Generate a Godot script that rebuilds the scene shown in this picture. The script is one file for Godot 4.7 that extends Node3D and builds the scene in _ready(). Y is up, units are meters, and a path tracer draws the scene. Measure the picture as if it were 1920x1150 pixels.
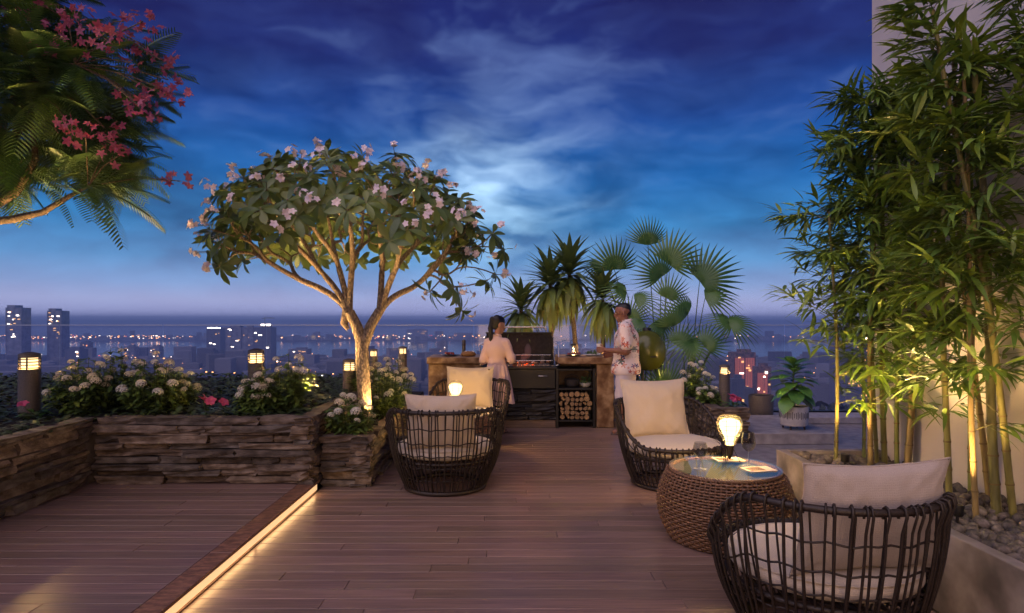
extends Node3D
# A roof terrace at dusk. Camera 1.5 m above the deck, looking along -Z; y up, metres.

var rng := RandomNumberGenerator.new()
var M := {}
var used := {}

# ---------- pixel of the 1920 x 1150 photograph at depth d (metres) -> point
func P(px: float, py: float, d: float) -> Vector3:
	return Vector3((px - 960.5) / 1200.0 * d, 1.5 - (py - 599.0) / 1200.0 * d, -d)

class MB:
	var v := PackedVector3Array()
	var n := PackedVector3Array()
	var c := PackedColorArray()
	var i := PackedInt32Array()
	func vert(p: Vector3, nn: Vector3) -> int:
		v.append(p); n.append(nn)
		return v.size() - 1
	func tri(a: int, b: int, d: int) -> void:
		i.append(a); i.append(b); i.append(d)
	func quad(a: int, b: int, d: int, e: int) -> void:
		tri(a, b, d); tri(a, d, e)
	func flat(ps: Array, out: Vector3 = Vector3.ZERO) -> void:
		var nn: Vector3 = (ps[1] - ps[0]).cross(ps[2] - ps[0]).normalized()
		if out != Vector3.ZERO and nn.dot(out) < 0: nn = -nn
		var f := v.size()
		for p in ps: vert(p, nn)
		for k in range(1, ps.size() - 1): tri(f, f + k, f + k + 1)
	func box(ce: Vector3, s: Vector3, b: Basis = Basis.IDENTITY) -> void:
		for ax in 3:
			for sg in [-1.0, 1.0]:
				var nn := Vector3.ZERO; nn[ax] = sg
				var u := Vector3.ZERO; u[(ax + 1) % 3] = s[(ax + 1) % 3] * 0.5
				var w := Vector3.ZERO; w[(ax + 2) % 3] = s[(ax + 2) % 3] * 0.5
				var o: Vector3 = nn * s[ax] * 0.5
				var f := v.size()
				for q in [-u - w, u - w, u + w, -u + w]: vert(ce + b * (o + q), b * nn)
				quad(f, f + 1, f + 2, f + 3)
	# chamfered box
	func cbox(ce: Vector3, s: Vector3, e: float, b: Basis = Basis.IDENTITY) -> void:
		var h := s * 0.5
		var pts := {}
		for ax in 3:
			for sg in [-1.0, 1.0]:
				var nn := Vector3.ZERO; nn[ax] = sg
				var a1 := (ax + 1) % 3
				var a2 := (ax + 2) % 3
				var ids := []
				for q in [[-1, -1], [1, -1], [1, 1], [-1, 1]]:
					var p := Vector3.ZERO
					p[ax] = sg * h[ax]; p[a1] = q[0] * (h[a1] - e); p[a2] = q[1] * (h[a2] - e)
					var sgn := Vector3(signf(p.x), signf(p.y), signf(p.z))
					pts["%d %s" % [ax, str(sgn)]] = p
					ids.append(vert(ce + b * p, b * nn))
				quad(ids[0], ids[1], ids[2], ids[3])
		for ax in 3:
			var a1 := (ax + 1) % 3
			var a2 := (ax + 2) % 3
			for s1 in [-1.0, 1.0]:
				for s2 in [-1.0, 1.0]:
					var ps := []
					for t in [[-1.0, a1], [1.0, a1], [1.0, a2], [-1.0, a2]]:
						var sg := Vector3.ZERO; sg[ax] = t[0]; sg[a1] = s1; sg[a2] = s2
						ps.append(ce + b * pts["%d %s" % [t[1], str(sg)]])
					var o := Vector3.ZERO; o[a1] = s1; o[a2] = s2
					flat(ps, b * o)
		for sx in [-1.0, 1.0]:
			for sy in [-1.0, 1.0]:
				for sz in [-1.0, 1.0]:
					var sg := Vector3(sx, sy, sz)
					flat([ce + b * pts["0 %s" % str(sg)], ce + b * pts["1 %s" % str(sg)], ce + b * pts["2 %s" % str(sg)]], b * sg)
	func tube(pts: Array, r, sides: int = 6, cap := true, closed := false) -> void:
		var m := pts.size()
		var first := v.size()
		var t0: Vector3 = (pts[1] - pts[0]).normalized()
		var up := Vector3.UP if absf(t0.y) < 0.9 else Vector3.RIGHT
		var x := t0.cross(up).normalized()
		for k in m:
			var t: Vector3
			if closed: t = (pts[(k + 1) % m] - pts[(k + m - 1) % m]).normalized()
			else: t = (pts[mini(k + 1, m - 1)] - pts[maxi(k - 1, 0)]).normalized()
			x = (x - t * x.dot(t)).normalized()
			var y := t.cross(x)
			var rr: float = r[k] if r is Array else r
			for s in sides:
				var a := TAU * s / sides
				var d := x * cos(a) + y * sin(a)
				vert(pts[k] + d * rr, d)
		var last := m if closed else m - 1
		for k in last:
			for s in sides:
				var a := first + k * sides + s
				var b := first + k * sides + (s + 1) % sides
				var c2 := first + ((k + 1) % m) * sides + (s + 1) % sides
				var d2 := first + ((k + 1) % m) * sides + s
				quad(a, b, c2, d2)
		if cap and not closed:
			for e in [0, m - 1]:
				var t: Vector3 = (pts[0] - pts[1]).normalized() if e == 0 else (pts[m - 1] - pts[m - 2]).normalized()
				var ce := vert(pts[e], t)
				var f := v.size()
				for s in sides: vert(v[first + e * sides + s], t)
				for s in sides: tri(ce, f + s, f + (s + 1) % sides)
	# profile: array of Vector2(radius, height), bottom to top; a doubled point makes a hard edge
	func lathe(prof: Array, segs: int, at := Vector3.ZERO, b := Basis.IDENTITY) -> void:
		var m := prof.size()
		for k in m - 1:
			var p0: Vector2 = prof[k]
			var p1: Vector2 = prof[k + 1]
			if p0.distance_to(p1) < 1e-6: continue
			var e := (p1 - p0).normalized()
			var nf := Vector2(e.y, -e.x)
			var n0 := nf
			var n1 := nf
			if k > 0 and p0.distance_to(prof[k - 1]) > 1e-6:
				var q: Vector2 = (p0 - prof[k - 1]).normalized()
				var nq := Vector2(q.y, -q.x)
				if nq.dot(nf) > 0.3: n0 = (nf + nq).normalized()
			if k < m - 2 and p1.distance_to(prof[k + 2]) > 1e-6:
				var q: Vector2 = (prof[k + 2] - p1).normalized()
				var nq := Vector2(q.y, -q.x)
				if nq.dot(nf) > 0.3: n1 = (nf + nq).normalized()
			var f := v.size()
			for s in segs:
				var a := TAU * s / segs
				var d := Vector3(cos(a), 0, sin(a))
				vert(at + b * (d * p0.x + Vector3.UP * p0.y), b * (d * n0.x + Vector3.UP * n0.y))
				vert(at + b * (d * p1.x + Vector3.UP * p1.y), b * (d * n1.x + Vector3.UP * n1.y))
			for s in segs:
				var t := (s + 1) % segs
				quad(f + 2 * s, f + 2 * t, f + 2 * t + 1, f + 2 * s + 1)
	# grid[rows][cols] of points, smooth normals from neighbours; out: a point that lies inside
	func grid(g: Array, wrap := false, inside = null) -> void:
		var rows := g.size()
		var cols: int = g[0].size()
		var f := v.size()
		for a in rows:
			for b in cols:
				var du: Vector3 = (g[a][(b + 1) % cols] - g[a][(b + cols - 1) % cols]) if wrap else (g[a][mini(b + 1, cols - 1)] - g[a][maxi(b - 1, 0)])
				var dv: Vector3 = g[mini(a + 1, rows - 1)][b] - g[maxi(a - 1, 0)][b]
				var nn := du.cross(dv).normalized()
				if inside != null:
					if nn.length() < 0.5: nn = (g[a][b] - inside).normalized()
					if nn.dot(g[a][b] - inside) < 0: nn = -nn
				vert(g[a][b], nn)
		for a in rows - 1:
			for b in (cols if wrap else cols - 1):
				var b2 := (b + 1) % cols
				quad(f + a * cols + b, f + a * cols + b2, f + (a + 1) * cols + b2, f + (a + 1) * cols + b)
	func add(o, x: Transform3D) -> void:
		var f := v.size()
		var nb: Basis = x.basis.inverse().transposed()
		for k in o.v.size():
			v.append(x * o.v[k]); n.append((nb * o.n[k]).normalized())
		if o.c.size(): c.append_array(o.c)
		for k in o.i.size(): i.append(o.i[k] + f)
	func smooth() -> void:
		n = PackedVector3Array(); n.resize(v.size())
		for t in range(0, i.size(), 3):
			var a := i[t]
			var b := i[t + 1]
			var d := i[t + 2]
			var g := (v[b] - v[a]).cross(v[d] - v[a])
			n[a] += g; n[b] += g; n[d] += g
		for k in n.size(): n[k] = n[k].normalized()
	func mesh() -> ArrayMesh:
		for t in range(0, i.size(), 3):
			var a := i[t]
			var b := i[t + 1]
			var d := i[t + 2]
			if (v[b] - v[a]).cross(v[d] - v[a]).dot(n[a] + n[b] + n[d]) > 0:
				i[t + 1] = d; i[t + 2] = b
		var ar := []
		ar.resize(Mesh.ARRAY_MAX)
		ar[Mesh.ARRAY_VERTEX] = v; ar[Mesh.ARRAY_NORMAL] = n; ar[Mesh.ARRAY_INDEX] = i
		if c.size() == v.size() and c.size() > 0: ar[Mesh.ARRAY_COLOR] = c
		var m := ArrayMesh.new()
		m.add_surface_from_arrays(Mesh.PRIMITIVE_TRIANGLES, ar)
		return m

# ---------- nodes
func numbered(called: String) -> String:
	if not used.has(called):
		used[called] = 0
		return called
	used[called] += 1
	return "%s_%03d" % [called, used[called]]

func tag(o: Node3D, label := "", category := "", group := "", kind := "") -> Node3D:
	if label: o.set_meta("label", label)
	if category: o.set_meta("category", category)
	if group: o.set_meta("group", group)
	if kind: o.set_meta("kind", kind)
	return o

func thing(called: String, at: Vector3, turn := 0.0, label := "", category := "", group := "", kind := "") -> Node3D:
	var o := Node3D.new()
	o.name = numbered(called)
	add_child(o, true)
	o.position = at
	o.rotation.y = turn
	return tag(o, label, category, group, kind)

func part(parent: Node3D, called: String, m, mat: Material, x := Transform3D.IDENTITY) -> MeshInstance3D:
	var o := MeshInstance3D.new()
	o.name = numbered(called) if parent == self else called
	o.mesh = m.mesh() if m is MB else m
	o.material_override = mat
	parent.add_child(o, true)
	o.transform = x
	return o

func multi(parent: Node3D, called: String, m, mat: Material, xs: Array, cols: Array = []) -> MultiMeshInstance3D:
	var mm := MultiMesh.new()
	mm.transform_format = MultiMesh.TRANSFORM_3D
	mm.use_colors = cols.size() > 0
	mm.mesh = m.mesh() if m is MB else m
	mm.instance_count = xs.size()
	for k in xs.size():
		mm.set_instance_transform(k, xs[k])
		if cols.size(): mm.set_instance_color(k, cols[k])
	var o := MultiMeshInstance3D.new()
	o.name = numbered(called) if parent == self else called
	o.multimesh = mm
	o.material_override = mat
	parent.add_child(o, true)
	o.set_meta("kind", "stuff")
	return o

func omni(parent: Node3D, at: Vector3, col: Color, e: float, size := 0.03) -> void:
	var l := OmniLight3D.new()
	l.name = "lamp_light"
	l.light_color = col; l.light_energy = e; l.light_size = size
	l.omni_range = 40.0; l.omni_attenuation = 2.0; l.shadow_enabled = true
	parent.add_child(l, true)
	l.position = at

func spot(parent: Node3D, at: Vector3, to: Vector3, col: Color, e: float, ang := 40.0) -> void:
	var l := SpotLight3D.new()
	l.name = "spot_light"
	l.light_color = col; l.light_energy = e; l.light_size = 0.03
	l.spot_range = 40.0; l.spot_attenuation = 2.0; l.spot_angle = ang; l.spot_angle_attenuation = 0.8; l.shadow_enabled = true
	parent.add_child(l, true)
	l.transform = Transform3D(Basis.looking_at(to, Vector3.FORWARD if absf(to.normalized().y) > 0.9 else Vector3.UP), at)

func area(parent: Node3D, at: Vector3, to: Vector3, sx: float, sy: float, col: Color, e: float) -> void:
	var l := AreaLight3D.new()
	l.name = "area_light"
	l.light_color = col; l.light_energy = e; l.area_size = Vector2(sx, sy); l.area_normalize_energy = true
	l.area_range = 40.0; l.shadow_enabled = true
	parent.add_child(l, true)
	l.transform = Transform3D(Basis.looking_at(to, Vector3.FORWARD if absf(to.normalized().y) > 0.9 else Vector3.UP), at)

# ---------- materials (albedo given as linear, real-world values)
func lin(r: float, g: float, b: float) -> Color:
	return Color(r, g, b).linear_to_srgb()

func mat(called: String, col: Color, rough := 0.8, tex: Texture2D = null, sc := Vector3.ONE, bump: Texture2D = null, bscale := 0.0, world := false) -> StandardMaterial3D:
	var m := StandardMaterial3D.new()
	m.resource_name = called
	m.albedo_color = col
	m.roughness = rough
	m.metallic_specular = 0.5
	if tex or bump:
		m.uv1_triplanar = true
		m.uv1_world_triplanar = world
		m.uv1_scale = sc
		m.uv1_triplanar_sharpness = 4.0
	if tex: m.albedo_texture = tex
	if bump:
		m.heightmap_enabled = true
		m.heightmap_texture = bump
		m.heightmap_scale = bscale
	M[called] = m
	return m

func glow(called: String, col: Color, e: float) -> StandardMaterial3D:
	var m := StandardMaterial3D.new()
	m.resource_name = called
	m.albedo_color = col
	m.emission_enabled = true
	m.emission = col
	m.emission_energy_multiplier = e
	M[called] = m
	return m

func leafmat(called: String, col: Color, rough := 0.45, back := 0.35, per_copy := false) -> StandardMaterial3D:
	var m := mat(called, Color.WHITE if per_copy else col, rough)
	m.backlight_enabled = true
	m.backlight = Color(back, back, back * 0.4) if per_copy else Color(col.r, col.g, col.b * 0.6) * (back / maxf(col.g, 0.05))
	m.vertex_color_use_as_albedo = per_copy
	return m

func ntex(seed_: int, freq: float, w := 256, lo := 0.5, hi := 1.0, oct := 5, tint_lo := Color.WHITE, tint_hi := Color.WHITE) -> NoiseTexture2D:
	var t := NoiseTexture2D.new()
	var f := FastNoiseLite.new()
	f.seed = seed_; f.frequency = freq; f.fractal_octaves = oct
	f.noise_type = FastNoiseLite.TYPE_SIMPLEX_SMOOTH
	t.noise = f; t.width = w; t.height = w; t.seamless = true
	var g := Gradient.new()
	g.set_color(0, tint_lo * lo); g.set_color(1, tint_hi * hi)
	g.offsets = PackedFloat32Array([0.15, 0.85])
	t.color_ramp = g
	return t

# wood grain, long along x
func grain_tex(seed_: int) -> ImageTexture:
	var w := 512
	var im := Image.create(w, w, false, Image.FORMAT_RGB8)
	var f := FastNoiseLite.new()
	f.seed = seed_; f.frequency = 1.0; f.fractal_octaves = 3
	for y in w:
		for x in w:
			var a := f.get_noise_2d(x * 0.006, y * 0.12)
			var b := f.get_noise_2d(x * 0.02 + 90.0, y * 0.5 + 40.0)
			var k := clampf(0.78 + 0.26 * a + 0.18 * b, 0.25, 1.0)
			im.set_pixel(x, y, Color(k, k * 0.97, k * 0.95))
	return ImageTexture.create_from_image(im)

func weave_tex() -> ImageTexture:
	var w := 64
	var im := Image.create(w, w, false, Image.FORMAT_RGB8)
	for y in w:
		for x in w:
			var u := fposmod(x / 16.0, 1.0)
			var q := fposmod(y / 16.0, 1.0)
			var over := (int(x / 16.0) + int(y / 16.0)) % 2 == 0
			var k := sin(PI * (u if over else q)) * (0.75 + 0.25 * sin(PI * (q if over else u)))
			im.set_pixel(x, y, Color(k, k, k))
	return ImageTexture.create_from_image(im)

# cream cotton printed with rust and blue blossoms
func floral_tex() -> ImageTexture:
	var w := 256
	var im := Image.create(w, w, false, Image.FORMAT_RGB8)
	im.fill(Color(0.93, 0.86, 0.82))
	var r := RandomNumberGenerator.new()
	r.seed = 77
	var cols := [Color(0.62, 0.17, 0.13), Color(0.5, 0.12, 0.12), Color(0.8, 0.42, 0.3), Color(0.12, 0.2, 0.5), Color(0.62, 0.17, 0.13), Color(0.85, 0.6, 0.5), Color(0.2, 0.34, 0.3)]
	for k in 46:
		var cx := r.randf() * w
		var cy := r.randf() * w
		var rad := r.randf_range(9, 24)
		var co: Color = cols[r.randi() % cols.size()]
		var ph := r.randf() * TAU
		for dy in range(-26, 27):
			for dx in range(-26, 27):
				var a := atan2(dy, dx)
				var q := sqrt(dx * dx + dy * dy)
				if q < rad * (0.62 + 0.38 * cos(a * 5 + ph)):
					im.set_pixel(posmod(int(cx) + dx, w), posmod(int(cy) + dy, w), co.lerp(Color(0.95, 0.8, 0.7), 0.5 if int(q) % 7 == 0 else 0.0))
	return ImageTexture.create_from_image(im)

# ---------- sky: dusk air, streaked cloud and the moon's glow behind it
func make_sky() -> ImageTexture:
	var w := 3072
	var h := 1536
	var data := PackedFloat32Array()
	data.resize(w * h * 3)
	var stops := [[-90.0, 20, 22, 45], [-8.0, 60, 66, 120], [-1.2, 140, 148, 216], [0.2, 184, 188, 240], [1.6, 178, 188, 234], [3.0, 142, 174, 226], [5.0, 100, 158, 216], [8.0, 56, 138, 204], [12.0, 32, 108, 184], [17.0, 30, 76, 156], [22.0, 34, 50, 122], [28.0, 34, 40, 106], [45.0, 30, 36, 96], [90.0, 24, 28, 78]]
	var f := FastNoiseLite.new()
	f.seed = 11; f.frequency = 1.0; f.fractal_octaves = 5; f.fractal_gain = 0.52
	var f2 := FastNoiseLite.new()
	f2.seed = 23; f2.frequency = 1.0; f2.fractal_octaves = 4
	var moon := Vector3(-0.045, 0.185, -1.0).normalized()
	for y in h:
		var el := (0.5 - (y + 0.5) / h) * PI
		var deg := rad_to_deg(el)
		var s := 0
		while s < stops.size() - 2 and deg > stops[s + 1][0]: s += 1
		var t: float = clampf((deg - stops[s][0]) / (stops[s + 1][0] - stops[s][0]), 0, 1)
		var base := Color8(stops[s][1], stops[s][2], stops[s][3]).srgb_to_linear().lerp(Color8(stops[s + 1][1], stops[s + 1][2], stops[s + 1][3]).srgb_to_linear(), t)
		var ce := cos(el)
		var sy := sin(el)
		for x in w:
			var o := (y * w + x) * 3
			var r := base.r
			var g := base.g
			var b := base.b
			if deg > 0.2:
				var az := (x + 0.5) / w * TAU
				var d := Vector3(sin(az) * ce, sy, -cos(az) * ce)
				var wx := f2.get_noise_2d(d.x * 3.0, d.z * 3.0 + sy * 6.0)
				var low := f2.get_noise_3d(d.x * 2.1 + 3.2, sy * 3.4 + 7.0, d.z * 2.1 + 0.6)
				var wy := f2.get_noise_2d(d.x * 4.0 + 31.0, d.z * 4.0 + sy * 8.0)
				var st := f.get_noise_3d(d.x * 3.4 + wx * 0.28, sy * 10.0 + wy * 0.3, d.z * 3.4 + 2.0)
				var fine := f.get_noise_3d(d.x * 8.0 + wx * 0.45, sy * 26.0 + wy * 0.5, d.z * 8.0 + 9.0)
				var up := clampf(deg / 7.0, 0.0, 1.0)
				# broad pale veil and dark banks
				var bk := exp(-pow((angle_difference(0.0, az) + 0.10) / 0.24, 2.0) - pow((el - 0.36) / 0.17, 2.0))
				var veil := clampf(low * 0.8 + st * 0.72 + fine * 0.32 + bk * 0.52 - 0.26, -1.0, 1.0) * up
				if veil > 0.0:
					r += (0.115 - r * 0.6) * veil * 0.75
					g += (0.19 - g * 0.6) * veil * 0.75
					b += (0.46 - b * 0.7) * veil * 0.75
				else:
					var k := 1.0 + veil * 0.52
					r *= 1.0 + veil * 0.15
					g *= k
					b *= 1.0 + veil * 0.50
				# the moon's glow through the streaks
				var dx := (d.x - moon.x) / 0.115
				var dy := (d.y - moon.y) / 0.095
				if d.z < 0:
					var gl := exp(-(dx * dx + dy * dy))
					var wide := exp(-(dx * dx * 0.07 + dy * dy * 0.16))
					var m := gl * clampf(0.75 + 1.2 * fine + 0.6 * st, 0.08, 1.6) * 0.46 + wide * clampf(0.45 + 0.9 * fine + 0.7 * st, 0.0, 1.2) * 0.045
					r += m * 0.72; g += m * 0.95; b += m * 0.98
			data[o] = r; data[o + 1] = g; data[o + 2] = b
	return ImageTexture.create_from_image(Image.create_from_data(w, h, false, Image.FORMAT_RGBF, data.to_byte_array()))

# ---------- camera, air and light
func make_camera_and_light() -> void:
	var cam := Camera3D.new()
	cam.name = "camera"
	add_child(cam)
	cam.projection = Camera3D.PROJECTION_FRUSTUM
	cam.near = 0.05
	cam.far = 12000.0
	cam.size = 2.0 * 0.05 * 575.0 / 1200.0
	cam.frustum_offset = Vector2(-0.05 * 0.5 / 1200.0, 0.05 * 24.0 / 1200.0)
	cam.position = Vector3(0, 1.5, 0)
	cam.current = true
	var e := Environment.new()
	e.background_mode = Environment.BG_SKY
	var sky := Sky.new()
	var sm := PanoramaSkyMaterial.new()
	sm.panorama = make_sky()
	sky.sky_material = sm
	e.sky = sky
	e.background_energy_multiplier = 1.0
	e.tonemap_mode = Environment.TONE_MAPPER_LINEAR
	e.tonemap_exposure = 1.0
	e.fog_enabled = true
	e.volumetric_fog_enabled = true
	e.volumetric_fog_density = 0.0
	e.fog_density = FOG
	e.fog_light_color = Color(0.66, 0.79, 1.0)
	e.sdfgi_enabled = true; e.ssao_enabled = true; e.ssil_enabled = true
	var we := WorldEnvironment.new()
	we.name = "world_environment"
	we.environment = e
	add_child(we)
	var sun := DirectionalLight3D.new()
	sun.name = "dusk_light"
	sun.light_color = Color(1.0, 0.90, 0.96)
	sun.light_energy = 0.6
	sun.light_angular_distance = 75.0
	sun.shadow_enabled = true
	add_child(sun)
	sun.look_at_from_position(Vector3(-4.6, 7.4, 5.0), Vector3(0, 0, 0))

const FOG := 0.00032
const WARM := Color(1.0, 0.70, 0.36)
const LAMP_WARM := Color(1.0, 0.78, 0.45)

func make_materials() -> void:
	var g1 := grain_tex(3)
	var g2 := grain_tex(9)
	var mottle := ntex(4, 0.02, 256, 0.55, 1.0, 5)
	var fine := ntex(5, 0.08, 256, 0.4, 1.0, 4)
	var rock := ntex(8, 0.015, 256, 0.6, 1.0, 6, Color(1, 0.93, 0.84), Color(1, 0.98, 0.95))
	var bark := ntex(12, 0.05, 256, 0.5, 1.0, 5)
	var weave := weave_tex()
	for k in 5:
		var t: float = [0.92, 1.0, 1.12, 0.84, 1.04][k]
		var m := mat("deck_board_%d" % k, lin(0.36 * t, 0.25 * t * (1.03 if k % 2 else 0.98), 0.21 * t), 0.30, g1, Vector3(0.35, 1.0, 2.4), g2, 0.05, true)
		m.uv1_offset = Vector3(0.37 * k, 0.2 * k, 0.291 * k)
		m.metallic_specular = 0.45
	mat("nosing", lin(0.36, 0.19, 0.115), 0.45, g1, Vector3(2.4, 1.0, 0.35), null, 0, true)
	mat("dark_underlay", lin(0.24, 0.22, 0.2), 0.9)
	for k in 5:
		var cc: Array = [[0.175, 0.14, 0.115], [0.23, 0.185, 0.15], [0.13, 0.11, 0.095], [0.28, 0.225, 0.175], [0.18, 0.16, 0.145]][k]
		var m := mat("ledge_stone_%d" % k, lin(cc[0], cc[1], cc[2]), 0.85, rock, Vector3(1.4, 3.0, 1.4), fine, 0.5, true)
		m.uv1_offset = Vector3(0.3 * k, 0.13 * k, 0.21 * k)
	for k in 3:
		var q: float = [0.02, 0.032, 0.014][k]
		mat("dark_stone_%d" % k, lin(q * 1.1, q, q), 0.6, rock, Vector3(2, 5, 2), rock, 1.0, true)
	mat("stone_core", lin(0.17, 0.135, 0.11), 0.95)
	mat("soil", lin(0.025, 0.018, 0.012), 0.95, fine, Vector3(4, 4, 4), fine, 1.5, true)
	mat("travertine", lin(0.40, 0.27, 0.155), 0.55, ntex(31, 0.012, 256, 0.62, 1.0, 6, Color(0.95, 0.8, 0.66), Color(1, 1, 1)), Vector3(1.6, 1.6, 1.6), mottle, 0.15, true)
	mat("counter_top", lin(0.20, 0.14, 0.10), 0.35, mottle, Vector3(3, 3, 3), null, 0, true)
	mat("render_white", lin(0.62, 0.57, 0.55), 0.85, ntex(41, 0.006, 256, 0.93, 1.0, 4), Vector3(0.5, 0.5, 0.5), fine, 0.05, true)
	mat("concrete", lin(0.36, 0.315, 0.29), 0.7, ntex(42, 0.012, 256, 0.62, 1.0, 6), Vector3(0.9, 0.9, 0.9), fine, 0.06, true)
	mat("tile_grey", lin(0.30, 0.28, 0.29), 0.5, ntex(43, 0.02, 256, 0.8, 1.0, 5), Vector3(1, 1, 1), null, 0, true)
	mat("slab_grey", lin(0.42, 0.38, 0.38), 0.55, ntex(44, 0.02, 256, 0.8, 1.0, 5), Vector3(1, 1, 1), null, 0, true)
	for k in 4:
		var cc: Array = [[0.20, 0.165, 0.125], [0.27, 0.225, 0.17], [0.14, 0.12, 0.1], [0.23, 0.19, 0.16]][k]
		mat("pebble_%d" % k, lin(cc[0], cc[1], cc[2]), 0.8, mottle, Vector3(4, 4, 4), fine, 0.25, true)
	mat("rattan_dark", lin(0.034, 0.021, 0.015), 0.5, bark, Vector3(6, 6, 6), bark, 0.12)
	for k in 3:
		var t: float = [0.85, 1.0, 1.2][k]
		mat("wicker_%d" % k, lin(0.33 * t, 0.165 * t, 0.075 * t), 0.42, bark, Vector3(5, 5, 5), bark, 0.1)
	mat("wicker_top", lin(0.12, 0.11, 0.10), 0.6, weave, Vector3(14, 14, 14), weave, 0.2)
	for nm in [["linen_cream", 0.62, 0.52, 0.41], ["linen_grey", 0.48, 0.42, 0.385], ["linen_white", 0.66, 0.575, 0.475]]:
		var m := mat(nm[0], lin(nm[1], nm[2], nm[3]), 0.95, ntex(51, 0.05, 128, 0.9, 1.0, 4), Vector3(3, 3, 3), weave, 0.10)
		m.uv1_scale = Vector3(26, 26, 26)
		m.rim_enabled = true; m.rim = 0.3; m.rim_tint = 0.5
	mat("steel", lin(0.55, 0.54, 0.53), 0.25).metallic = 1.0
	mat("black_steel", lin(0.016, 0.014, 0.013), 0.42, fine, Vector3(3, 3, 3), null, 0, true)
	mat("lid_inside", lin(0.022, 0.020, 0.019), 0.6, mottle, Vector3(3, 3, 3), null, 0, true)
	mat("lamp_wood", lin(0.06, 0.03, 0.015), 0.4, bark, Vector3(8, 2, 8))
	mat("lamp_wire", lin(0.30, 0.23, 0.11), 0.35).metallic = 1.0
	mat("bollard_paint", lin(0.23, 0.19, 0.17), 0.5, fine, Vector3(6, 6, 6))
	mat("kamado_green", lin(0.10, 0.115, 0.012), 0.22, ntex(61, 0.2, 128, 0.8, 1.0, 3), Vector3(6, 6, 6), fine, 0.04)
	mat("pot_white", lin(0.70, 0.66, 0.66), 0.5, ntex(62, 0.03, 128, 0.9, 1.0, 3), Vector3(3, 3, 3))
	mat("pot_mark", lin(0.10, 0.095, 0.10), 0.6)
	mat("dark_wood", lin(0.05, 0.03, 0.02), 0.5)
	mat("log_end", lin(0.50, 0.31, 0.14), 0.8, ntex(63, 0.04, 128, 0.65, 1.0, 4), Vector3(9, 9, 9), fine, 0.1, true)
	mat("log_bark", lin(0.10, 0.06, 0.035), 0.9, bark, Vector3(5, 5, 5), bark, 0.3)
	mat("bark_grey", lin(0.42, 0.31, 0.205), 0.85, bark, Vector3(3.5, 1.6, 3.5), bark, 1.0)
	mat("bark_flame", lin(0.24, 0.165, 0.095), 0.85, bark, Vector3(3, 2, 3), bark, 0.8)
	mat("palm_trunk", lin(0.25, 0.17, 0.085), 0.85, bark, Vector3(2, 9, 2), bark, 0.8)
	for k in 4:
		var cc: Array = [[0.30, 0.27, 0.075], [0.24, 0.27, 0.07], [0.36, 0.26, 0.095], [0.22, 0.21, 0.07]][k]
		mat("culm_%d" % k, lin(cc[0], cc[1], cc[2]), 0.38, ntex(70, 0.02, 128, 0.7, 1.0, 4), Vector3(6, 1.2, 6), null, 0, true)
	mat("culm_node", lin(0.16, 0.11, 0.04), 0.6)
	mat("twig", lin(0.14, 0.13, 0.04), 0.6)
	leafmat("bamboo_leaf", Color.WHITE, 0.42, 0.45, true)
	for k in 3: leafmat("bamboo_leaf_%d" % k, [lin(0.16, 0.25, 0.032), lin(0.215, 0.30, 0.036), lin(0.115, 0.20, 0.032)][k], 0.42, 0.4)
	leafmat("plumeria_leaf", Color.WHITE, 0.4, 0.28, true)
	for k in 3: leafmat("plumeria_leaf_%d" % k, [lin(0.10, 0.15, 0.036), lin(0.14, 0.18, 0.04), lin(0.07, 0.12, 0.036)][k], 0.4, 0.25)
	leafmat("flame_leaf", Color.WHITE, 0.55, 0.35, true)
	for k in 3: leafmat("flame_leaf_%d" % k, [lin(0.075, 0.15, 0.03), lin(0.11, 0.18, 0.03), lin(0.05, 0.115, 0.03)][k], 0.55, 0.3)
	leafmat("shrub_leaf", Color.WHITE, 0.5, 0.3, true)
	leafmat("palm_leaf_0", lin(0.045, 0.12, 0.024), 0.35, 0.12)
	leafmat("palm_leaf_1", lin(0.07, 0.155, 0.03), 0.35, 0.12)
	leafmat("strap_leaf_0", lin(0.095, 0.145, 0.045), 0.45, 0.25)
	leafmat("strap_leaf_1", lin(0.16, 0.20, 0.05), 0.45, 0.3)
	leafmat("strap_leaf_2", lin(0.30, 0.26, 0.10), 0.6, 0.3)
	leafmat("fiddle_leaf_0", lin(0.07, 0.19, 0.04), 0.35, 0.3)
	leafmat("fiddle_leaf_1", lin(0.10, 0.24, 0.05), 0.35, 0.3)
	leafmat("petal_pale", lin(0.80, 0.70, 0.76), 0.6, 0.3)
	leafmat("petal_pale_warm", lin(0.82, 0.70, 0.66), 0.6, 0.3)
	leafmat("petal_red", lin(0.27, 0.05, 0.115), 0.6, 0.3)
	leafmat("petal_red_light", lin(0.35, 0.09, 0.155), 0.6, 0.3)
	leafmat("petal_cream", lin(0.78, 0.70, 0.52), 0.65, 0.3)
	leafmat("petal_white", lin(0.80, 0.76, 0.64), 0.65, 0.3)
	leafmat("petal_pink", lin(0.55, 0.08, 0.20), 0.6, 0.3)
	mat("stem_green", lin(0.06, 0.10, 0.025), 0.6)
	var skin := mat("skin_dark", Color.WHITE, 0.5); skin.vertex_color_use_as_albedo = true; skin.subsurf_scatter_enabled = true; skin.subsurf_scatter_strength = 0.1
	mat("hair_black", lin(0.012, 0.009, 0.008), 0.42, bark, Vector3(10, 3, 10), bark, 0.3)
	mat("dress_blush", lin(0.66, 0.47, 0.43), 0.9, weave, Vector3(30, 30, 30), weave, 0.05).albedo_texture = null
	mat("shirt_print", Color.WHITE, 0.85, floral_tex(), Vector3(1.9, 1.9, 1.9))
	mat("shorts_white", lin(0.62, 0.54, 0.55), 0.9, mottle, Vector3(4, 4, 4)).albedo_texture = null
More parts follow.
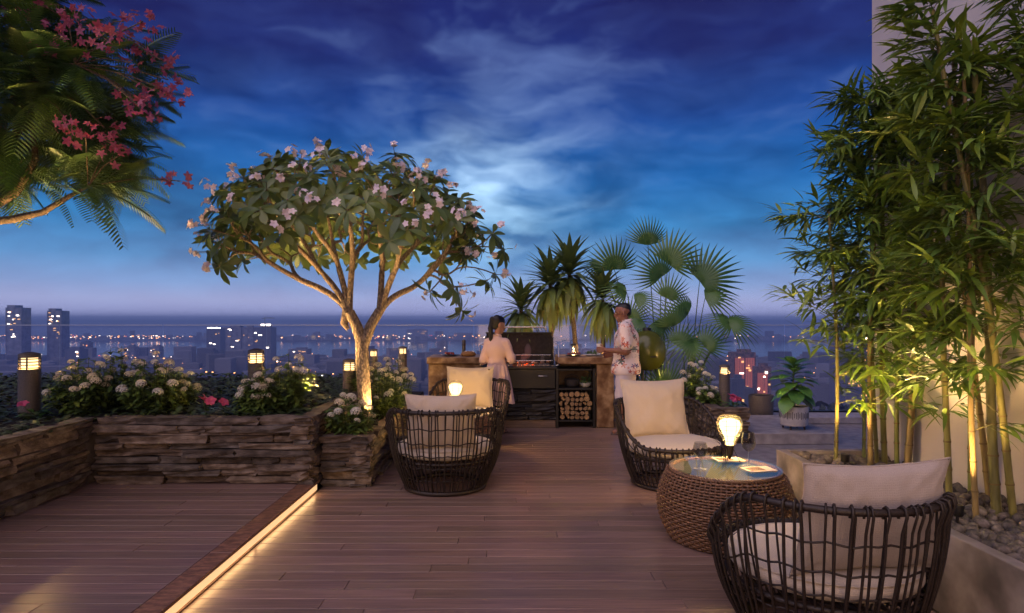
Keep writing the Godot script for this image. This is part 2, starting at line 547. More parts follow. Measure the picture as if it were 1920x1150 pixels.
	mat("shoe", lin(0.12, 0.08, 0.06), 0.6)
	var gl := mat("clear_glass", Color(0.9, 0.95, 0.95, 0.04), 0.02); gl.transparency = BaseMaterial3D.TRANSPARENCY_ALPHA
	var sg := mat("stem_glass", Color(0.6, 0.66, 0.72, 0.40), 0.05); sg.transparency = BaseMaterial3D.TRANSPARENCY_ALPHA
	var rail := mat("rail_glass", Color(0.36, 0.40, 0.72, 0.15), 0.02); rail.transparency = BaseMaterial3D.TRANSPARENCY_ALPHA
	var tt := mat("table_glass", Color(0.35, 0.5, 0.5, 0.10), 0.02); tt.transparency = BaseMaterial3D.TRANSPARENCY_ALPHA
	var wine := mat("smoked_glass", Color(0.06, 0.035, 0.02, 0.42), 0.03); wine.transparency = BaseMaterial3D.TRANSPARENCY_ALPHA
	mat("rail_edge", lin(0.45, 0.5, 0.6), 0.2)
	mat("paper", lin(0.72, 0.66, 0.6), 0.6)
	mat("paper_print", lin(0.45, 0.30, 0.26), 0.6, ntex(81, 0.05, 128, 0.3, 1.0, 3), Vector3(12, 12, 12))
	mat("food_red", lin(0.40, 0.05, 0.03), 0.4, fine, Vector3(20, 20, 20))
	mat("bread", lin(0.50, 0.25, 0.08), 0.7, fine, Vector3(9, 9, 9))
	mat("food_brown", lin(0.30, 0.14, 0.06), 0.5, fine, Vector3(15, 15, 15))
	mat("ceramic_dark", lin(0.05, 0.045, 0.045), 0.3)
	mat("ceramic_white", lin(0.7, 0.68, 0.65), 0.25)
	mat("food_green", lin(0.06, 0.12, 0.03), 0.6)
	mat("tower_wall", lin(0.22, 0.23, 0.29), 0.6, ntex(91, 0.03, 128, 0.7, 1.0, 3), Vector3(0.02, 0.02, 0.02))
	mat("tower_warm", lin(0.30, 0.16, 0.11), 0.7, ntex(92, 0.06, 128, 0.5, 1.0, 3), Vector3(0.03, 0.03, 0.03))
	mat("tower_dark", lin(0.09, 0.10, 0.14), 0.4)
	mat("city_block", Color.WHITE, 0.8).vertex_color_use_as_albedo = true
	mat("land", lin(0.07, 0.078, 0.09), 0.95, ntex(93, 0.02, 256, 0.4, 1.0, 5), Vector3(0.004, 0.004, 0.004), null, 0, true)
	mat("water", lin(0.02, 0.025, 0.04), 0.12, ntex(95, 0.03, 256, 0.7, 1.0, 4), Vector3(0.004, 0.004, 0.004))
	glow("led_glow", Color(1.0, 0.82, 0.60), 0.85)
	glow("bulb_glow", Color(1.0, 0.90, 0.62), 3.2)
	glow("bollard_glow", Color(1.0, 0.86, 0.62), 2.2)
	glow("uplight_glow", Color(1.0, 0.82, 0.5), 2.0)
	glow("fill_door_glow", Color(1.0, 0.80, 0.62), 0.9)
	glow("ember_glow", Color(1.0, 0.32, 0.05), 1.0)
	glow("candle_glow", Color(1.0, 0.85, 0.6), 3.0)
	glow("street_warm", Color(1.0, 0.68, 0.36), 9.0)
	glow("street_white", Color(1.0, 0.93, 0.85), 10.0)
	glow("street_red", Color(1.0, 0.35, 0.2), 3.0)
	glow("window_warm", Color(1.0, 0.75, 0.45), 1.6)
	glow("window_facade", Color(0.9, 0.5, 0.38), 0.12)

# ---------- deck
func board_row(parent: Node3D, x0: float, x1: float, zc: float, y: float, w: float, off: float) -> void:
	var x := x0
	while x < x1 - 0.01:
		var l := rng.randf_range(1.7, 2.6)
		if x == x0: l = 0.35 + off
		if x + l > x1 - 0.35: l = x1 - x
		var a := x
		var b := x + l
		if true:
			var mb := MB.new()
			mb.cbox(Vector3.ZERO, Vector3(b - a - 0.003, 0.024, w - 0.0045), 0.0022)
			part(parent, "board", mb, M["deck_board_%d" % (rng.randi() % 5)], Transform3D(Basis.IDENTITY, Vector3((a + b) * 0.5, y - 0.012 + rng.randf_range(-0.0007, 0.0007), zc)))
		x += l

func make_deck() -> void:
	rng.seed = 5
	var d := thing("deck", Vector3.ZERO, 0, "reddish brown timber deck of boards laid across the terrace", "", "", "structure")
	var w := 0.121
	for k in 78:
		var dd := 0.35 + k * w
		if dd > 9.5: break
		var x1 := 2.17 if dd < 5.28 else 2.45
		board_row(d, -1.70, x1, -dd, 0.0, w, rng.randf() * 2.0)
	var u := MB.new()
	u.box(Vector3(0.37, -0.045, -4.9), Vector3(4.14, 0.03, 9.4))
	part(d, "underlay", u, M.dark_underlay)
	var p := thing("raised_deck", Vector3.ZERO, 0, "raised timber platform one low step above the main deck", "", "", "structure")
	for k in 48:
		var dd := 0.35 + k * w
		if dd > 5.62: break
		board_row(p, -3.75, -1.843, -dd, 0.08, w, rng.randf() * 2.0)
	var u2 := MB.new()
	u2.box(Vector3(-2.78, 0.024, -2.95), Vector3(1.92, 0.06, 5.3))
	part(p, "underlay", u2, M.dark_underlay)
	for s in 3:
		var mb := MB.new()
		mb.cbox(Vector3.ZERO, Vector3(0.138, 0.022, 1.765), 0.003)
		part(p, "nosing", mb, M.nosing, Transform3D(Basis.IDENTITY, Vector3(-1.772, 0.071, -0.35 - 1.77 * (s + 0.5))))
	var l := thing("led_step_light", Vector3(-1.735, 0, -2.95), 0, "glowing warm light strip along the riser of the deck step", "light strip")
	var mb2 := MB.new()
	mb2.box(Vector3(0.016, 0.034, 0), Vector3(0.02, 0.050, 5.3))
	part(l, "strip", mb2, M.led_glow)
	for s in 16:
		var j := MB.new()
		j.cbox(Vector3.ZERO, Vector3(0.012, 0.008, 0.327), 0.001)
		part(l, "sill", j, M.nosing, Transform3D(Basis.IDENTITY, Vector3(0.0335, 0.005, -2.6 + s * 0.3315 + 0.166)))
	for s in 4:
		area(l, Vector3(0.030, 0.045, -1.95 + s * 1.3), Vector3(1, -0.25, 0), 1.25, 0.03, Color(1.0, 0.80, 0.54), 0.12)

# ---------- stacked ledge stone
var stone_meshes := []
func rough_stone(sd: int) -> ArrayMesh:
	var f := FastNoiseLite.new()
	f.seed = sd; f.frequency = 0.9
	var mb := MB.new()
	var dim := [3, 2, 2]
	var disp := func(p: Vector3) -> Vector3:
		var q := p * 1.6
		var o := Vector3(f.get_noise_3dv(q) * 0.05, f.get_noise_3dv(q + Vector3(9, 0, 0)) * 0.22, f.get_noise_3dv(q + Vector3(0, 17, 3)) * 0.26)
		if absf(p.x) > 0.49: o.x *= 2.0
		return p * Vector3(1.0, 1.0, 1.0) + o
	for ax in 3:
		for sg in [-0.5, 0.5]:
			var a1 := (ax + 1) % 3
			var a2 := (ax + 2) % 3
			for a in dim[a1]:
				for b in dim[a2]:
					var ps := []
					for q in [[0, 0], [1, 0], [1, 1], [0, 1]]:
						var p := Vector3.ZERO
						p[ax] = sg
						p[a1] = -0.5 + float(a + q[0]) / dim[a1]
						p[a2] = -0.5 + float(b + q[1]) / dim[a2]
						ps.append(disp.call(p))
					var o := Vector3.ZERO; o[ax] = sg
					mb.flat([ps[0], ps[1], ps[2]], o)
					mb.flat([ps[0], ps[2], ps[3]], o)
	return mb.mesh()

func stone_face(parent: Node3D, o: Vector3, u: Vector3, nrm: Vector3, L: float, H: float, courses: int, mats := "ledge_stone_", nm := 5, dep := 0.14) -> void:
	if stone_meshes.is_empty():
		for k in 12: stone_meshes.append(rough_stone(100 + k))
	var hs := []
	var sum := 0.0
	for k in courses:
		hs.append(rng.randf_range(0.5, 1.4)); sum += hs[-1]
	var y := 0.0
	for k in courses:
		var h: float = hs[k] / sum * H
		var s := -rng.randf_range(0.0, 0.03)
		while s < L - 0.02:
			var l := rng.randf_range(0.22, 0.75)
			if s + l > L - 0.14: l = L + rng.randf_range(-0.01, 0.02) - s
			var lift := rng.randf_range(-0.045, 0.035)
			var b := Basis(u * (l * 0.985), Vector3.UP * (h * rng.randf_range(0.80, 0.98)), nrm * dep)
			if u.cross(Vector3.UP).dot(nrm) < 0: b.x = -b.x
			b = Basis(nrm, rng.randf_range(-0.018, 0.018)) * b
			part(parent, "stone", stone_meshes[rng.randi() % 12], M[mats + str(rng.randi() % nm)], Transform3D(b, o + u * (s + l * 0.5) + Vector3.UP * (y + h * 0.5) + nrm * (lift - dep * 0.5)))
			s += l
		y += h

func make_planters() -> void:
	rng.seed = 21
	var a := thing("stone_planter", Vector3.ZERO, 0, "long stacked stone planter with white flowers beside the raised deck", "planter", "stone planters")
	stone_face(a, Vector3(-3.58, 0.08, -5.5), Vector3.RIGHT, Vector3.BACK, 1.86, 0.575, 10)
	stone_face(a, Vector3(-3.62, 0.08, -2.3), Vector3.FORWARD, Vector3.RIGHT, 3.2, 0.575, 10)
	stone_face(a, Vector3(-1.73, 0.0, -5.5), Vector3.FORWARD, Vector3.RIGHT, 2.6, 0.655, 11)
	var core := MB.new()
	core.box(Vector3(-2.67, 0.31, -7.72), Vector3(1.72, 0.56, 4.2))
	core.box(Vector3(-5.9, 0.31, -6.06), Vector3(4.46, 0.56, 7.5))
	part(a, "core", core, M.stone_core)
	var so := MB.new()
	so.box(Vector3(-2.68, 0.605, -7.74), Vector3(1.66, 0.02, 4.1))
	so.box(Vector3(-5.9, 0.605, -6.05), Vector3(4.4, 0.02, 7.4))
	part(a, "soil", so, M.soil)
	var b := thing("stone_planter", Vector3.ZERO, 0, "low stacked stone planter round the flowering umbrella shaped tree", "planter", "stone planters")
	stone_face(b, Vector3(-1.70, 0.0, -5.71), Vector3.RIGHT, Vector3.BACK, 0.42, 0.45, 8)
	stone_face(b, Vector3(-1.28, 0.0, -5.71), Vector3.FORWARD, Vector3.RIGHT, 3.1, 0.45, 8)
	var c2 := MB.new()
	c2.box(Vector3(-1.49, 0.2, -7.7), Vector3(0.32, 0.39, 3.86))
	part(b, "core", c2, M.stone_core)
	var s2 := MB.new()
	s2.box(Vector3(-1.49, 0.405, -7.72), Vector3(0.31, 0.02, 3.8))
	part(b, "soil", s2, M.soil)
	var c := thing("stone_planter", Vector3.ZERO, 0, "stacked stone planter behind the cream chair, with palms growing in it", "planter", "stone planters")
	stone_face(c, Vector3(2.38, 0.0, -7.7), Vector3.RIGHT, Vector3.BACK, 0.48, 0.43, 8)
	stone_face(c, Vector3(2.38, 0.0, -7.7), Vector3.FORWARD, Vector3.LEFT, 1.8, 0.43, 8)
	var c3 := MB.new()
	c3.box(Vector3(2.63, 0.19, -8.68), Vector3(0.36, 0.37, 1.76))
	c3.box(Vector3(0.8, 0.19, -9.80), Vector3(4.0, 0.37, 0.42))
	part(c, "core", c3, M.stone_core)
	var s3 := MB.new()
	s3.box(Vector3(2.63, 0.385, -8.68), Vector3(0.35, 0.02, 1.74))
	s3.box(Vector3(0.8, 0.385, -9.80), Vector3(3.95, 0.02, 0.4))
	part(c, "soil", s3, M.soil)
	# the concrete bed of the bamboo
	var d := thing("concrete_planter", Vector3.ZERO, 0, "smooth grey concrete trough of pebbles with bamboo, against the white wall", "planter")
	var w := MB.new()
	w.cbox(Vector3(2.215, 0.215, -2.39), Vector3(0.07, 0.43, 5.78), 0.004)
	w.cbox(Vector3(2.637, 0.215, -5.245), Vector3(0.766, 0.43, 0.07), 0.004)
	part(d, "rim_wall", w, M.concrete)
	var s4 := MB.new()
	s4.box(Vector3(2.634, 0.15, -2.35), Vector3(0.76, 0.3, 5.7))
	part(d, "soil", s4, M.soil)

func make_terrace() -> void:
	rng.seed = 33
	var t := thing("terrace_floor", Vector3.ZERO, 0, "grey tiled terrace floor beyond the bamboo", "", "", "structure")
	for a in 9:
		for b in 8:
			var mb := MB.new()
			mb.cbox(Vector3.ZERO, Vector3(0.597, 0.03, 0.597), 0.002)
			part(t, "tile", mb, M.tile_grey, Transform3D(Basis.IDENTITY, Vector3(2.755 + a * 0.6, -0.016 + rng.randf_range(-0.0006, 0.0006), -5.62 - b * 0.6)))
	var u := MB.new()
	u.box(Vector3(5.2, -0.06, -7.8), Vector3(5.4, 0.05, 5.0))
	part(t, "underlay", u, M.dark_underlay)
	var s := MB.new()
	s.cbox(Vector3(3.4, 0.067, -8.4), Vector3(1.0, 0.132, 1.48), 0.006)
	tag(part(self, "grey_slab", s, M.slab_grey), "low pale grey stone slab step under the potted plant", "", "", "structure")
	var s2 := MB.new()
	s2.cbox(Vector3(5.5, 0.05, -9.4), Vector3(5.1, 0.09, 0.5), 0.006)
	tag(part(self, "grey_ledge", s2, M.slab_grey), "thin pale grey ledge at the foot of the glass railing", "", "", "structure")
	# glass railing
	var g := thing("glass_railing", Vector3(0, 0, -10.1), 0, "frameless tinted glass balustrade round the roof terrace", "railing")
	var x := -9.6
	while x < 8.0:
		var mb := MB.new()
		mb.box(Vector3.ZERO, Vector3(1.62, 1.4, 0.0))
		var pn := MB.new()
		pn.flat([Vector3(-0.81, -0.7, 0), Vector3(0.81, -0.7, 0), Vector3(0.81, 0.7, 0), Vector3(-0.81, 0.7, 0)], Vector3.BACK)
		part(g, "pane", pn, M.rail_glass, Transform3D(Basis.IDENTITY, Vector3(x, 0.705, 0)))
		var ed := MB.new()
		ed.box(Vector3.ZERO, Vector3(1.62, 0.010, 0.014))
		part(g, "pane_edge", ed, M.rail_edge, Transform3D(Basis.IDENTITY, Vector3(x, 1.409, 0)))
		x += 1.635
	var ch := MB.new()
	ch.cbox(Vector3(-0.8, 0.0, 0.0), Vector3(18.2, 0.12, 0.07), 0.004)
	part(g, "base_channel", ch, M.black_steel)
	# the roof's own edge below the glass
	var e := MB.new()
	e.box(Vector3(0, -0.6, -4.6), Vector3(20, 1.0, 11.6))
	tag(part(self, "roof_slab", e, M.concrete), "concrete roof slab carrying the terrace", "", "", "structure")
	# the white wall beside the bamboo
	var wl := MB.new()
	wl.cbox(Vector3(3.9, 4.5, -1.2), Vector3(1.76, 9.6, 8.36), 0.01)
	tag(part(self, "building_wall", wl, M.render_white), "tall plain white rendered building wall behind the bamboo", "wall")
	# added out of view for warm front fill: house wall with a glowing door
	var h := thing("added_house_front", Vector3(0, 0, 2.9), 0, "unseen white house front with a glowing door added as warm front fill", "house")
	var hw := MB.new()
	hw.box(Vector3(-4.4, 2.0, 0.1), Vector3(6.2, 4.6, 0.2))
	hw.box(Vector3(2.75, 2.0, 0.1), Vector3(0.54, 4.6, 0.2))
	hw.box(Vector3(0.59, 3.45, 0.1), Vector3(3.78, 1.7, 0.2))
	part(h, "wall", hw, M.render_white)
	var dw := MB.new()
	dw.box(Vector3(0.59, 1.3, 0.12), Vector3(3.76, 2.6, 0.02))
	part(h, "lit_window", dw, M.fill_door_glow)  # glowing panel added as fill, out of view
	area(h, Vector3(0.59, 1.5, -0.05), Vector3(0, 0.0, -1), 3.6, 2.2, Color(1.0, 0.80, 0.62), HOUSE_FILL)

const HOUSE_FILL := 8.5  # strength of the added front fill

# ---------- far city
func make_city() -> void:
	rng.seed = 44
	var gd := MB.new()
	gd.flat([Vector3(-2200, -100, -60), Vector3(2200, -100, -60), Vector3(2200, -100, -1480), Vector3(-2200, -100, -1480)], Vector3.UP)
	gd.flat([Vector3(-5000, -99.5, -3000), Vector3(5000, -99.5, -3000), Vector3(5000, -99.5, -3350), Vector3(-5000, -99.5, -3350)], Vector3.UP)
	var wt := MB.new()
	wt.flat([Vector3(-7000, -101, -1000), Vector3(7000, -101, -1000), Vector3(7000, -101, -7500), Vector3(-7000, -101, -7500)], Vector3.UP)
	tag(part(self, "haze_water", wt, M.water), "pale water plane added to mirror the sky like haze beyond the city", "", "", "structure")  # added plane: mirrored sky brightens the distance in place of haze
	tag(part(self, "city_ground", gd, M.land), "dark hazy city land below the terrace and along the far shore", "", "", "structure")
	var bx := MB.new()
	bx.box(Vector3(0, 0.5, 0), Vector3.ONE)
	var xs := []
	var cols := []
	for k in 4200:
		var d := 330.0 + 1140.0 * pow(rng.randf(), 0.7)
		if k % 7 == 0: d = rng.randf_range(3010, 3330)
		var px := rng.randf_range(-80, 2000)
		var p := P(px, 599, d)
		var hh := rng.randf_range(6, 22) * (2.2 if rng.randf() < 0.07 else 1.0)
		xs.append(Transform3D(Basis(Vector3.UP, rng.randf() * 0.6).scaled_local(Vector3(rng.randf_range(14, 40), hh, rng.randf_range(14, 40))), Vector3(p.x, -100, p.z)))
		var q := rng.randf_range(0.06, 0.20)
		cols.append(Color(q, q, q * 1.12))
	tag(multi(self, "city_blocks", bx, M.city_block, xs, cols), "mass of low dark city buildings far below the terrace", "buildings")
	for set_ in [["street_warm", 560, "city_lights_amber"], ["street_white", 260, "city_lights_white"], ["street_red", 50, "city_lights_red"]]:
		var ls := []
		for k in set_[1]:
			var d := 600.0 + 860.0 * sqrt(rng.randf())
			if rng.randf() < 0.3: d = rng.randf_range(3010, 3200)
			var px := rng.randf_range(-20, 1000) if rng.randf() < 0.75 else rng.randf_range(1000, 1700)
			if rng.randf() < 0.45 and px < 330: d = 3030.0 + rng.randf_range(-10, 60)
			var p := P(px, 599, d)
			var s := d / 640.0 * rng.randf_range(0.25, 0.75)
			ls.append(Transform3D(Basis.IDENTITY.scaled(Vector3(s * rng.randf_range(1.0, 2.4), s, s)), Vector3(p.x, -100 + rng.randf_range(8, 24), p.z)))
		tag(multi(self, set_[2], bx, M[set_[0]], ls), "scatter of small %s street lights over the far city" % {"street_warm": "amber", "street_white": "white", "street_red": "red"}[set_[0]], "city lights")
	# towers that stand out: x0, x1, top (pixels), depth, wall, lit windows, label
	var T := [
		[10, 40, 577, 1300.0, "tower_wall", 14, "slim tall slab tower with a sloped top, outermost over the bollard lamp"],
		[88, 115, 583, 1350.0, "tower_wall", 16, "slim tall tower with a notched crown beside the bollard lamp"],
		[122, 150, 655, 1000.0, "tower_dark", 5, "low dark office block between the slim towers and the flowers"],
		[150, 166, 642, 1400.0, "tower_wall", 6, "small dark block with a white light beyond the flowers"],
		[232, 251, 650, 1400.0, "tower_wall", 9, "small block with one bright lit face beyond the flowers"],
		[278, 298, 650, 1430.0, "tower_wall", 10, "small block with a lit striped face beyond the flowers"],
		[387, 413, 617, 1300.0, "tower_dark", 5, "dark square tower with bright lamps along its flat roof"],
		[415, 452, 614, 1440.0, "tower_wall", 6, "wide hazy tower with an orange band of windows"],
		[454, 474, 614, 1430.0, "tower_wall", 3, "narrow hazy tower beside the one with the crane"],
		[474, 508, 614, 1250.0, "tower_dark", 6, "dark tower with a lit crown and a crane on its roof"],
		[540, 575, 655, 1380.0, "tower_wall", 5, "low wide hazy block beyond the planted tree"],
		[762, 800, 618, 3100.0, "tower_wall", 5, "pale hazy tower behind the flowering tree planter"],
		[820, 838, 640, 1400.0, "tower_wall", 5, "small hazy tower behind the stone counter"],
		[1376, 1417, 661, 700.0, "tower_warm", 8, "squat block with an orange lit front behind the bollard lamp"],
		[1419, 1446, 688, 620.0, "tower_warm", 6, "lower block with an orange lit front near the potted plant"],
		[1372, 1396, 711, 480.0, "tower_dark", 2, "low dark blue roof block under the orange lit fronts"],
		[1585, 1660, 606, 520.0, "tower_dark", 18, "big dark tower with rows of lit windows behind the bamboo"]]
	for t in T:
		var d: float = t[3]
		var a := P(t[0], t[2], d)
		var b := P(t[1], t[2], d)
		var w := b.x - a.x
		var hh := a.y + 100.0
		var dp := minf(w * 0.8, 40.0)
		var o := thing("city_tower", Vector3((a.x + b.x) * 0.5, -100, -d - dp * 0.5), 0, t[6], "building", "distant city towers")
		var mb := MB.new()
		mb.box(Vector3(0, hh * 0.5, 0), Vector3(w, hh, dp))
		if t[2] < 590: mb.box(Vector3(-w * 0.22, hh + 2.5, 0), Vector3(w * 0.5, 5.0, dp * 0.8))
		else: mb.box(Vector3(w * 0.1, hh + 1.5, 0), Vector3(w * 0.5, 3.0, dp * 0.6))
		# floor bands and corner piers
		for f in int(hh / 8.0): mb.box(Vector3(0, hh - f * 8.0 - 2.0, dp * 0.5 + 0.15), Vector3(w * 0.96, 0.9, 0.5))
		for s in [-1.0, 0.0, 1.0]: mb.box(Vector3(s * w * 0.47, hh * 0.5, dp * 0.5 + 0.3), Vector3(w * 0.06, hh, 0.7))
		var wl := part(o, "wall", mb, M[t[4]])
		for k in t[5]:
			var warm: bool = t[4] == "tower_warm"
			var wm := MB.new()
			wm.box(Vector3.ZERO, Vector3(w * rng.randf_range(0.05, 0.2), rng.randf_range(1.0, 2.2), 0.4))
			var col: String = "window_warm" if rng.randf() < 0.7 else "street_white"
			part(wl, "lit_window", wm, M[col], Transform3D(Basis.IDENTITY, Vector3(rng.randf_range(-0.4, 0.4) * w, hh - rng.randf_range(4, minf(60.0, hh * 0.6)), dp * 0.5 + 0.8)))
			if warm and k < 8:
				var fm := MB.new()
				fm.box(Vector3.ZERO, Vector3(w * 0.105, minf(40.0, hh * 0.5), 0.3))
				part(wl, "facade_light", fm, M.window_facade, Transform3D(Basis.IDENTITY, Vector3((-0.42 + 0.12 * k) * w, hh - 6.0 - minf(40.0, hh * 0.5) * 0.5, dp * 0.5 + 0.5)))
		if t[0] == 387:
			for k in 5:
				var lm := MB.new()
				lm.box(Vector3.ZERO, Vector3(3.2, 2.2, 3))
				part(o, "roof_lamp", lm, M.street_white, Transform3D(Basis.IDENTITY, Vector3((-0.4 + 0.2 * k) * w, hh + 2.0, dp * 0.5 - 2.0)))
		if t[0] == 474:
			for k in 2:
				var lm := MB.new()
				lm.box(Vector3.ZERO, Vector3(w * 0.2, 4.2, 5))
				part(o, "roof_lamp", lm, M.street_white, Transform3D(Basis.IDENTITY, Vector3((-0.1 + 0.3 * k) * w, hh + 4.0, 0)))
			var cr := MB.new()
			cr.tube([Vector3(0, hh, 0), Vector3(0, hh + 20, 0)], 0.55, 4)
			cr.tube([Vector3(-6, hh + 17, 0), Vector3(0, hh + 18, 0), Vector3(20, hh + 18, 0)], 0.5, 4)
			cr.tube([Vector3(0, hh + 20.5, 0), Vector3(18, hh + 18, 0)], 0.25, 4)
			part(o, "crane", cr, M.tower_dark)

# ---------- rattan bucket chair; local back is +Z
func rim_h(a: float) -> float:      # a = 0 at the back
	var c := cos(a)
	return 0.385 + 0.34 * smoothstep(-0.5, 0.6, c)

func chair_pt(a: float, s: float, grow := 0.0) -> Vector3:
	var top := rim_h(a)
	var lean := 0.355 + (0.505 - 0.355) * (1.0 - pow(1.0 - s, 2.0)) + grow
	if cos(a) < 0: lean -= 0.035 * s * -cos(a)
	return Vector3(sin(a) * lean, 0.025 + (top - 0.025) * s, cos(a) * lean)

var chair_parts := []
func chair_meshes() -> void:
	rng.seed = 71
	var n := 62
	for k in n:
		var a := TAU * (k + 0.5) / n + rng.randf_range(-0.02, 0.02)
		var da := rng.randf_range(-0.05, 0.05)
		var pts := []
		var rr := rng.randf_range(0.0052, 0.0076)
		for s in 9:
			pts.append(chair_pt(a + da * s / 8.0, s / 8.0, 0.004))
		var e := chair_pt(a + da, 1.0)
		var o := Vector3(sin(a + da), 0, cos(a + da))
		pts[8] = e + o * 0.024 - Vector3.UP * 0.012
		pts.append(e + o * 0.016 + Vector3.UP * 0.018)
		pts.append(e - o * 0.004 + Vector3.UP * 0.024)
		pts.append(e - o * 0.022 + Vector3.UP * 0.010)
		pts.append(e - o * 0.022 - Vector3.UP * 0.03)
		var mb := MB.new()
		mb.tube(pts, rr, 6)
		chair_parts.append(["cane", mb.mesh()])
	for k in 26:                        # inner canes, set between and a little inside
		var a := TAU * k / 26.0 + rng.randf_range(-0.03, 0.03)
		var da := rng.randf_range(-0.12, 0.12)
		var pts := []
		for s in 7: pts.append(chair_pt(a + da * s / 6.0, s / 6.0 * 0.97, -0.012))
		var mb := MB.new()
		mb.tube(pts, 0.0052, 5)
		chair_parts.append(["cane", mb.mesh()])
	for q in [0.16, 0.32, 0.47, 0.62, 0.80]:
		var pts := []
		for k in 64: pts.append(chair_pt(TAU * k / 64.0, q + 0.012 * sin(k * 1.7), -0.004))
		var mb := MB.new()
		mb.tube(pts, 0.0052, 5, false, true)
		chair_parts.append(["hoop", mb.mesh()])
	var rim := []
	var base := []
	var sup := []
	for k in 72:
		var a := TAU * k / 72.0
		rim.append(chair_pt(a, 1.0))
		base.append(Vector3(sin(a) * 0.352, 0.022, cos(a) * 0.352))
		sup.append(Vector3(sin(a) * 0.43, 0.285, cos(a) * 0.43))
	var m1 := MB.new(); m1.tube(rim, 0.017, 8, false, true)
	chair_parts.append(["rim", m1.mesh()])
	var m2 := MB.new(); m2.tube(base, 0.021, 8, false, true)
	chair_parts.append(["base_ring", m2.mesh()])
	var m3 := MB.new(); m3.tube(sup, 0.014, 6, false, true)
	for k in 9:
		var x := -0.36 + 0.09 * k
		var z := sqrt(0.43 * 0.43 - x * x)
		m3.tube([Vector3(x, 0.285, -z), Vector3(x, 0.285, z)], 0.011, 6)
	chair_parts.append(["seat_frame", m3.mesh()])

func chair(at: Vector3, turn: float, label: String) -> Node3D:
	if chair_parts.is_empty(): chair_meshes()
	var c := thing("rattan_chair", at, turn, label, "chair", "round rattan chairs")
	for p in chair_parts: part(c, p[0], p[1], M.rattan_dark)
	return c

func seat_cushion(at: Vector3, turn: float, m: Material, label: String) -> void:
	var f := FastNoiseLite.new(); f.seed = int(at.z * 100); f.frequency = 3.0
	var g := []
	var prof := [Vector2(0.0, 0.0), Vector2(0.2, 0.0), Vector2(0.36, 0.002), Vector2(0.405, 0.014), Vector2(0.424, 0.04), Vector2(0.424, 0.066), Vector2(0.405, 0.092), Vector2(0.36, 0.106), Vector2(0.25, 0.116), Vector2(0.12, 0.121), Vector2(0.0, 0.122)]
	for q in prof:
		var row := []
		for k in 48:
			var a := TAU * k / 48.0
			var p := Vector3(cos(a) * q.x, q.y, sin(a) * q.x)
			p += Vector3(0, 0.011 if q.y > 0.05 else 0.003, 0) * f.get_noise_3dv(p + at)
			row.append(p)
		g.append(row)
	var mb := MB.new()
	mb.grid(g, true, Vector3(0, 0.055, 0))
	var o := thing("seat_cushion", at, turn, label, "cushion", "round seat cushions")
	part(o, "cushion_body", mb, m)
	var pip := []
	for k in 48: pip.append(Vector3(cos(TAU * k / 48) * 0.418, 0.088, sin(TAU * k / 48) * 0.418))
	var mp := MB.new(); mp.tube(pip, 0.005, 5, false, true)
	part(o, "piping", mp, m)

# local: lies in the x-y plane, base at y = 0, front towards -Z
func pillow(at: Vector3, turn: float, lean: float, w: float, h: float, t: float, m: Material, label: String, sd: int) -> void:
	var f := FastNoiseLite.new(); f.seed = sd; f.frequency = 2.2; f.fractal_octaves = 3
	var o := thing("throw_pillow", at, turn, label, "pillow", "large throw pillows")
	var n := 26
	var mb := MB.new()
	var rimp := []
	for side in [-1.0, 1.0]:
		var g := []
		for a in n + 1:
			var row := []
			for b in n + 1:
				var u := -1.0 + 2.0 * b / n
				var q := -1.0 + 2.0 * a / n
				u = signf(u) * pow(absf(u), 0.8); q = signf(q) * pow(absf(q), 0.8)
				var x := w * 0.5 * u * (1.0 - 0.075 * (1.0 - q * q))
				var y := h * 0.5 * q * (1.0 - 0.095 * (1.0 - u * u))
				var th := pow(maxf((1.0 - pow(absf(u), 2.6)) * (1.0 - pow(absf(q), 2.6)), 0.0), 0.55)
				var wr := f.get_noise_3d(x * 3.0, y * 2.0, side * 3.0) * 0.02 * (1.0 - th * 0.4)
				# creases that run in from the corners
				wr += 0.006 * sin(18.0 * (absf(u) - absf(q))) * pow(absf(u * q), 1.2) * (1.0 - pow(maxf(absf(u), absf(q)), 6.0))
				row.append(Vector3(x + 0.008 * f.get_noise_2d(y * 4.0, 3.0), y + h * 0.5 - 0.02 * (1 - q) * 0.5, side * (t * 0.5 * th + wr * minf(th * 4.0, 1.0)) + 0.012 * f.get_noise_2d(x * 2.0, y * 2.0)))
			g.append(row)
		mb.grid(g, false, Vector3(0, h * 0.5, 0))
		if side > 0:
			for k in n: rimp.append(g[0][k])
			for k in n: rimp.append(g[k][n])
			for k in n: rimp.append(g[n][n - k])
			for k in n: rimp.append(g[n - k][0])
	var x := Transform3D(Basis(Vector3.RIGHT, lean), Vector3.ZERO)
	part(o, "pillow_body", mb, m, x)
	var sm := MB.new(); sm.tube(rimp, 0.0042, 5, false, true)
	part(o, "seam", sm, m, x)

